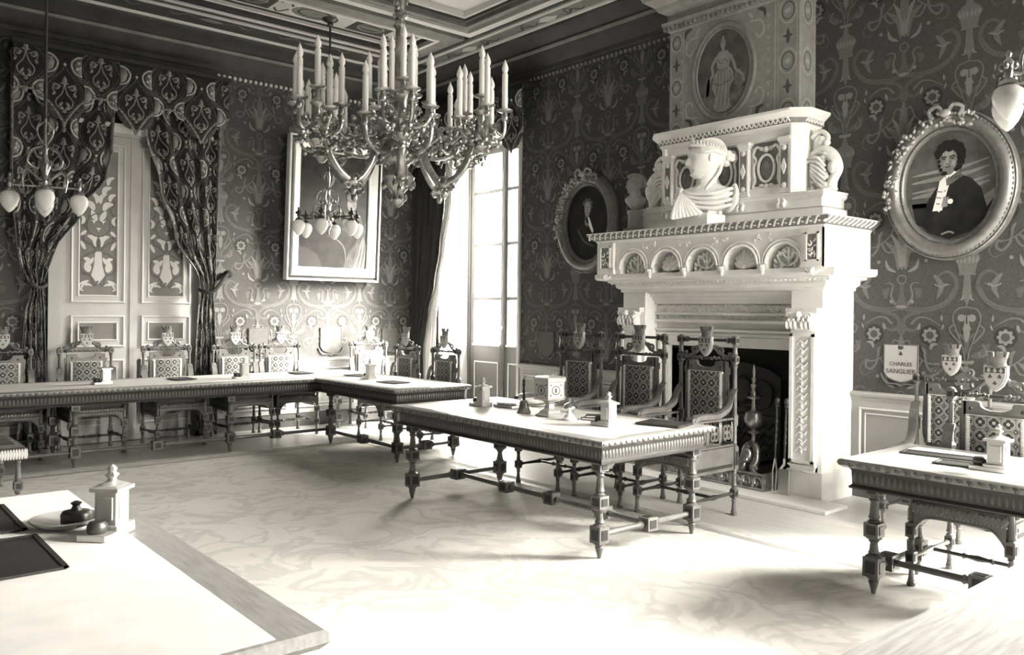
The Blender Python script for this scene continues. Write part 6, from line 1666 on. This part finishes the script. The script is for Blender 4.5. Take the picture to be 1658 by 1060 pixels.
books('books at the left of the centre table', (-5.36, 4.53, zt), .1, [(.22, .16, .022, 0, 0, 0, M_book, 'dark flat book at bottom of the small stack beside hand bell'), (.19, .14, .018, .01, .01, .25, M_book, 'dark flat book on top of the small stack beside hand bell')])
books('books at the right of the centre table', (-4.34, 4.54, zt), .3, [(.2, .15, .02, 0, 0, 0, M_book, 'dark book lying flat on centre table left of pale inkstand'), (.17, .12, .014, -.01, .01, .4, M_leath, 'small dark book lying on another, left of pale inkstand')])
T = thing('paper_sheaf', 'curled white papers on centre table behind the books', 'papers', (-5.35, 4.80, zt))
m = MB(); vs = []; fs = []
for s in range(3):
    o = len(vs)
    for i in range(9):
        for j in range(2): vs.append((-.16+.04*i+.02*s, -.1+.2*j+.015*s, .004+.006*s+.035*abs((i-4)/4)**2*(1 if s == 2 else .3)))
    for i in range(8): fs.append((o+i*2, o+i*2+2, o+i*2+3, o+i*2+1))
m.add(vs, fs); o = m.build('sheets', M_paperw, T, smooth=60); o.modifiers.new('thickness', 'SOLIDIFY').thickness = .003
T = thing('leather_folder', 'flat dark leather folder on right end of centre table before armchair', 'folder', (-3.86, 4.74, zt), .25)
m = MB(); m.box(-.17, .17, -.13, .13, 0, .008, b=.01); m.box(-.165, .17, -.125, .128, .010, .016, b=.01); m.box(-.172, -.165, -.13, .13, 0, .016); m.build('cover', M_leath, T)
m = MB(); m.box(-.15, .16, -.115, .118, .008, .010); m.build('sheets', M_paperw, T)
def pad(label, x0, x1, y0, y1, z, rz=0):
    T = thing('desk_pad', label, 'desk pad', ((x0+x1)/2, (y0+y1)/2, z), rz, 'dark desk pads')
    w, d = (x1-x0)/2, (y1-y0)/2; m = MB(); m.box(-w, w, -d, d, 0, .006, b=.006); m.build('pad', M_leath, T)
    m = MB()
    for q in ((-w-.004, w+.004, -d-.004, -d+.012), (-w-.004, w+.004, d-.012, d+.004), (-w-.004, -w+.012, -d, d), (w-.012, w+.004, -d, d)): m.box(q[0], q[1], q[2], q[3], .004, .009)
    m.build('edging', M_leath, T)
pad('dark desk pad nearest left photo edge on the foreground table', -3.89, -3.42, .25, .61, zt+.002)
pad('dark desk pad in front of large inkstand on foreground table', -3.31, -2.84, .22, .62, zt+.002)
pad('thin dark desk pad on the right hand table', -2.25, -1.80, 4.93, 5.06, zt, .12)
pad('dark pad beside the inkstand on the right hand table', -1.98, -1.77, 4.72, 4.86, zt, .1)
for x, y, rz, lb in ((-9.62, 3.25, .05, 'thin dark blotter on left table before the right door leaf'), (-9.7, 4.75, 0, 'thin dark blotter near the corner end of the left table'), (-8.95, 5.15, .1, 'thin dark blotter on short table left of its inkstand'), (-7.9, 4.98, .1, 'thin dark blotter on short table right of its inkstand')):
    pad(lb, x-.16, x+.16, y-.11, y+.11, zt, rz)
T = thing('pen_dish', 'round pen dish with raised rim beside large inkstand in left foreground', 'dish', (-3.40, .735, zt+.002))
m = MB(); m.lathe([(.05, 0), (.085, .006), (.115, .022), (.125, .03), (.120, .034), (.10, .026), (.06, .014), (.001, .012)], n=28); m.build('dish', M_ink, T, smooth=60)
m = MB(); m.lathe([(.04, .012), (.05, .02), (.052, .055), (.045, .065), (.02, .068), (.012, .085), (.02, .095), (.004, .102)], (.06, .02, 0), 18); m.build('ink_pot', M_brassd, T, smooth=50)
# upholstered bench at the left edge
T = thing('bench', 'low upholstered bench with pale fringe at left photo edge before left table', 'bench', (-8.1, 1.10, .005))
m = MB(); m.box(-.45, .45, -.26, .26, .36, .45, b=.01); m.lathe([(.30, .45), (.3, .46), (.26, .48), (.001, .49)], n=4, a0=PI/4); m.build('seat', M_fab_d, T)
p = Pat(lambda u, v, h: (u, v, .4501+h))
m = MB()
for i in range(9): m.box(-.44+.1*i, -.41+.1*i, -.255, .255, .449, .453)
m.build('stripes', M_fab, T)
m = MB()
for i in range(46): m.ell((-.45+.02*i, .262, .40), (.011, .008, .045), 5, 4); 
for i in range(26): m.ell((.452, -.25+.02*i, .40), (.008, .011, .045), 5, 4)
m.build('fringe', M_fringe, T, smooth=60)
for sx in (-1, 1):
    for sy in (-1, 1):
        m = MB(); turned(m, sx*.40, sy*.21, 0, .36, .02, [(.14, .035, .03)]); m.build('leg', [M_wood2, M_woodd], T)
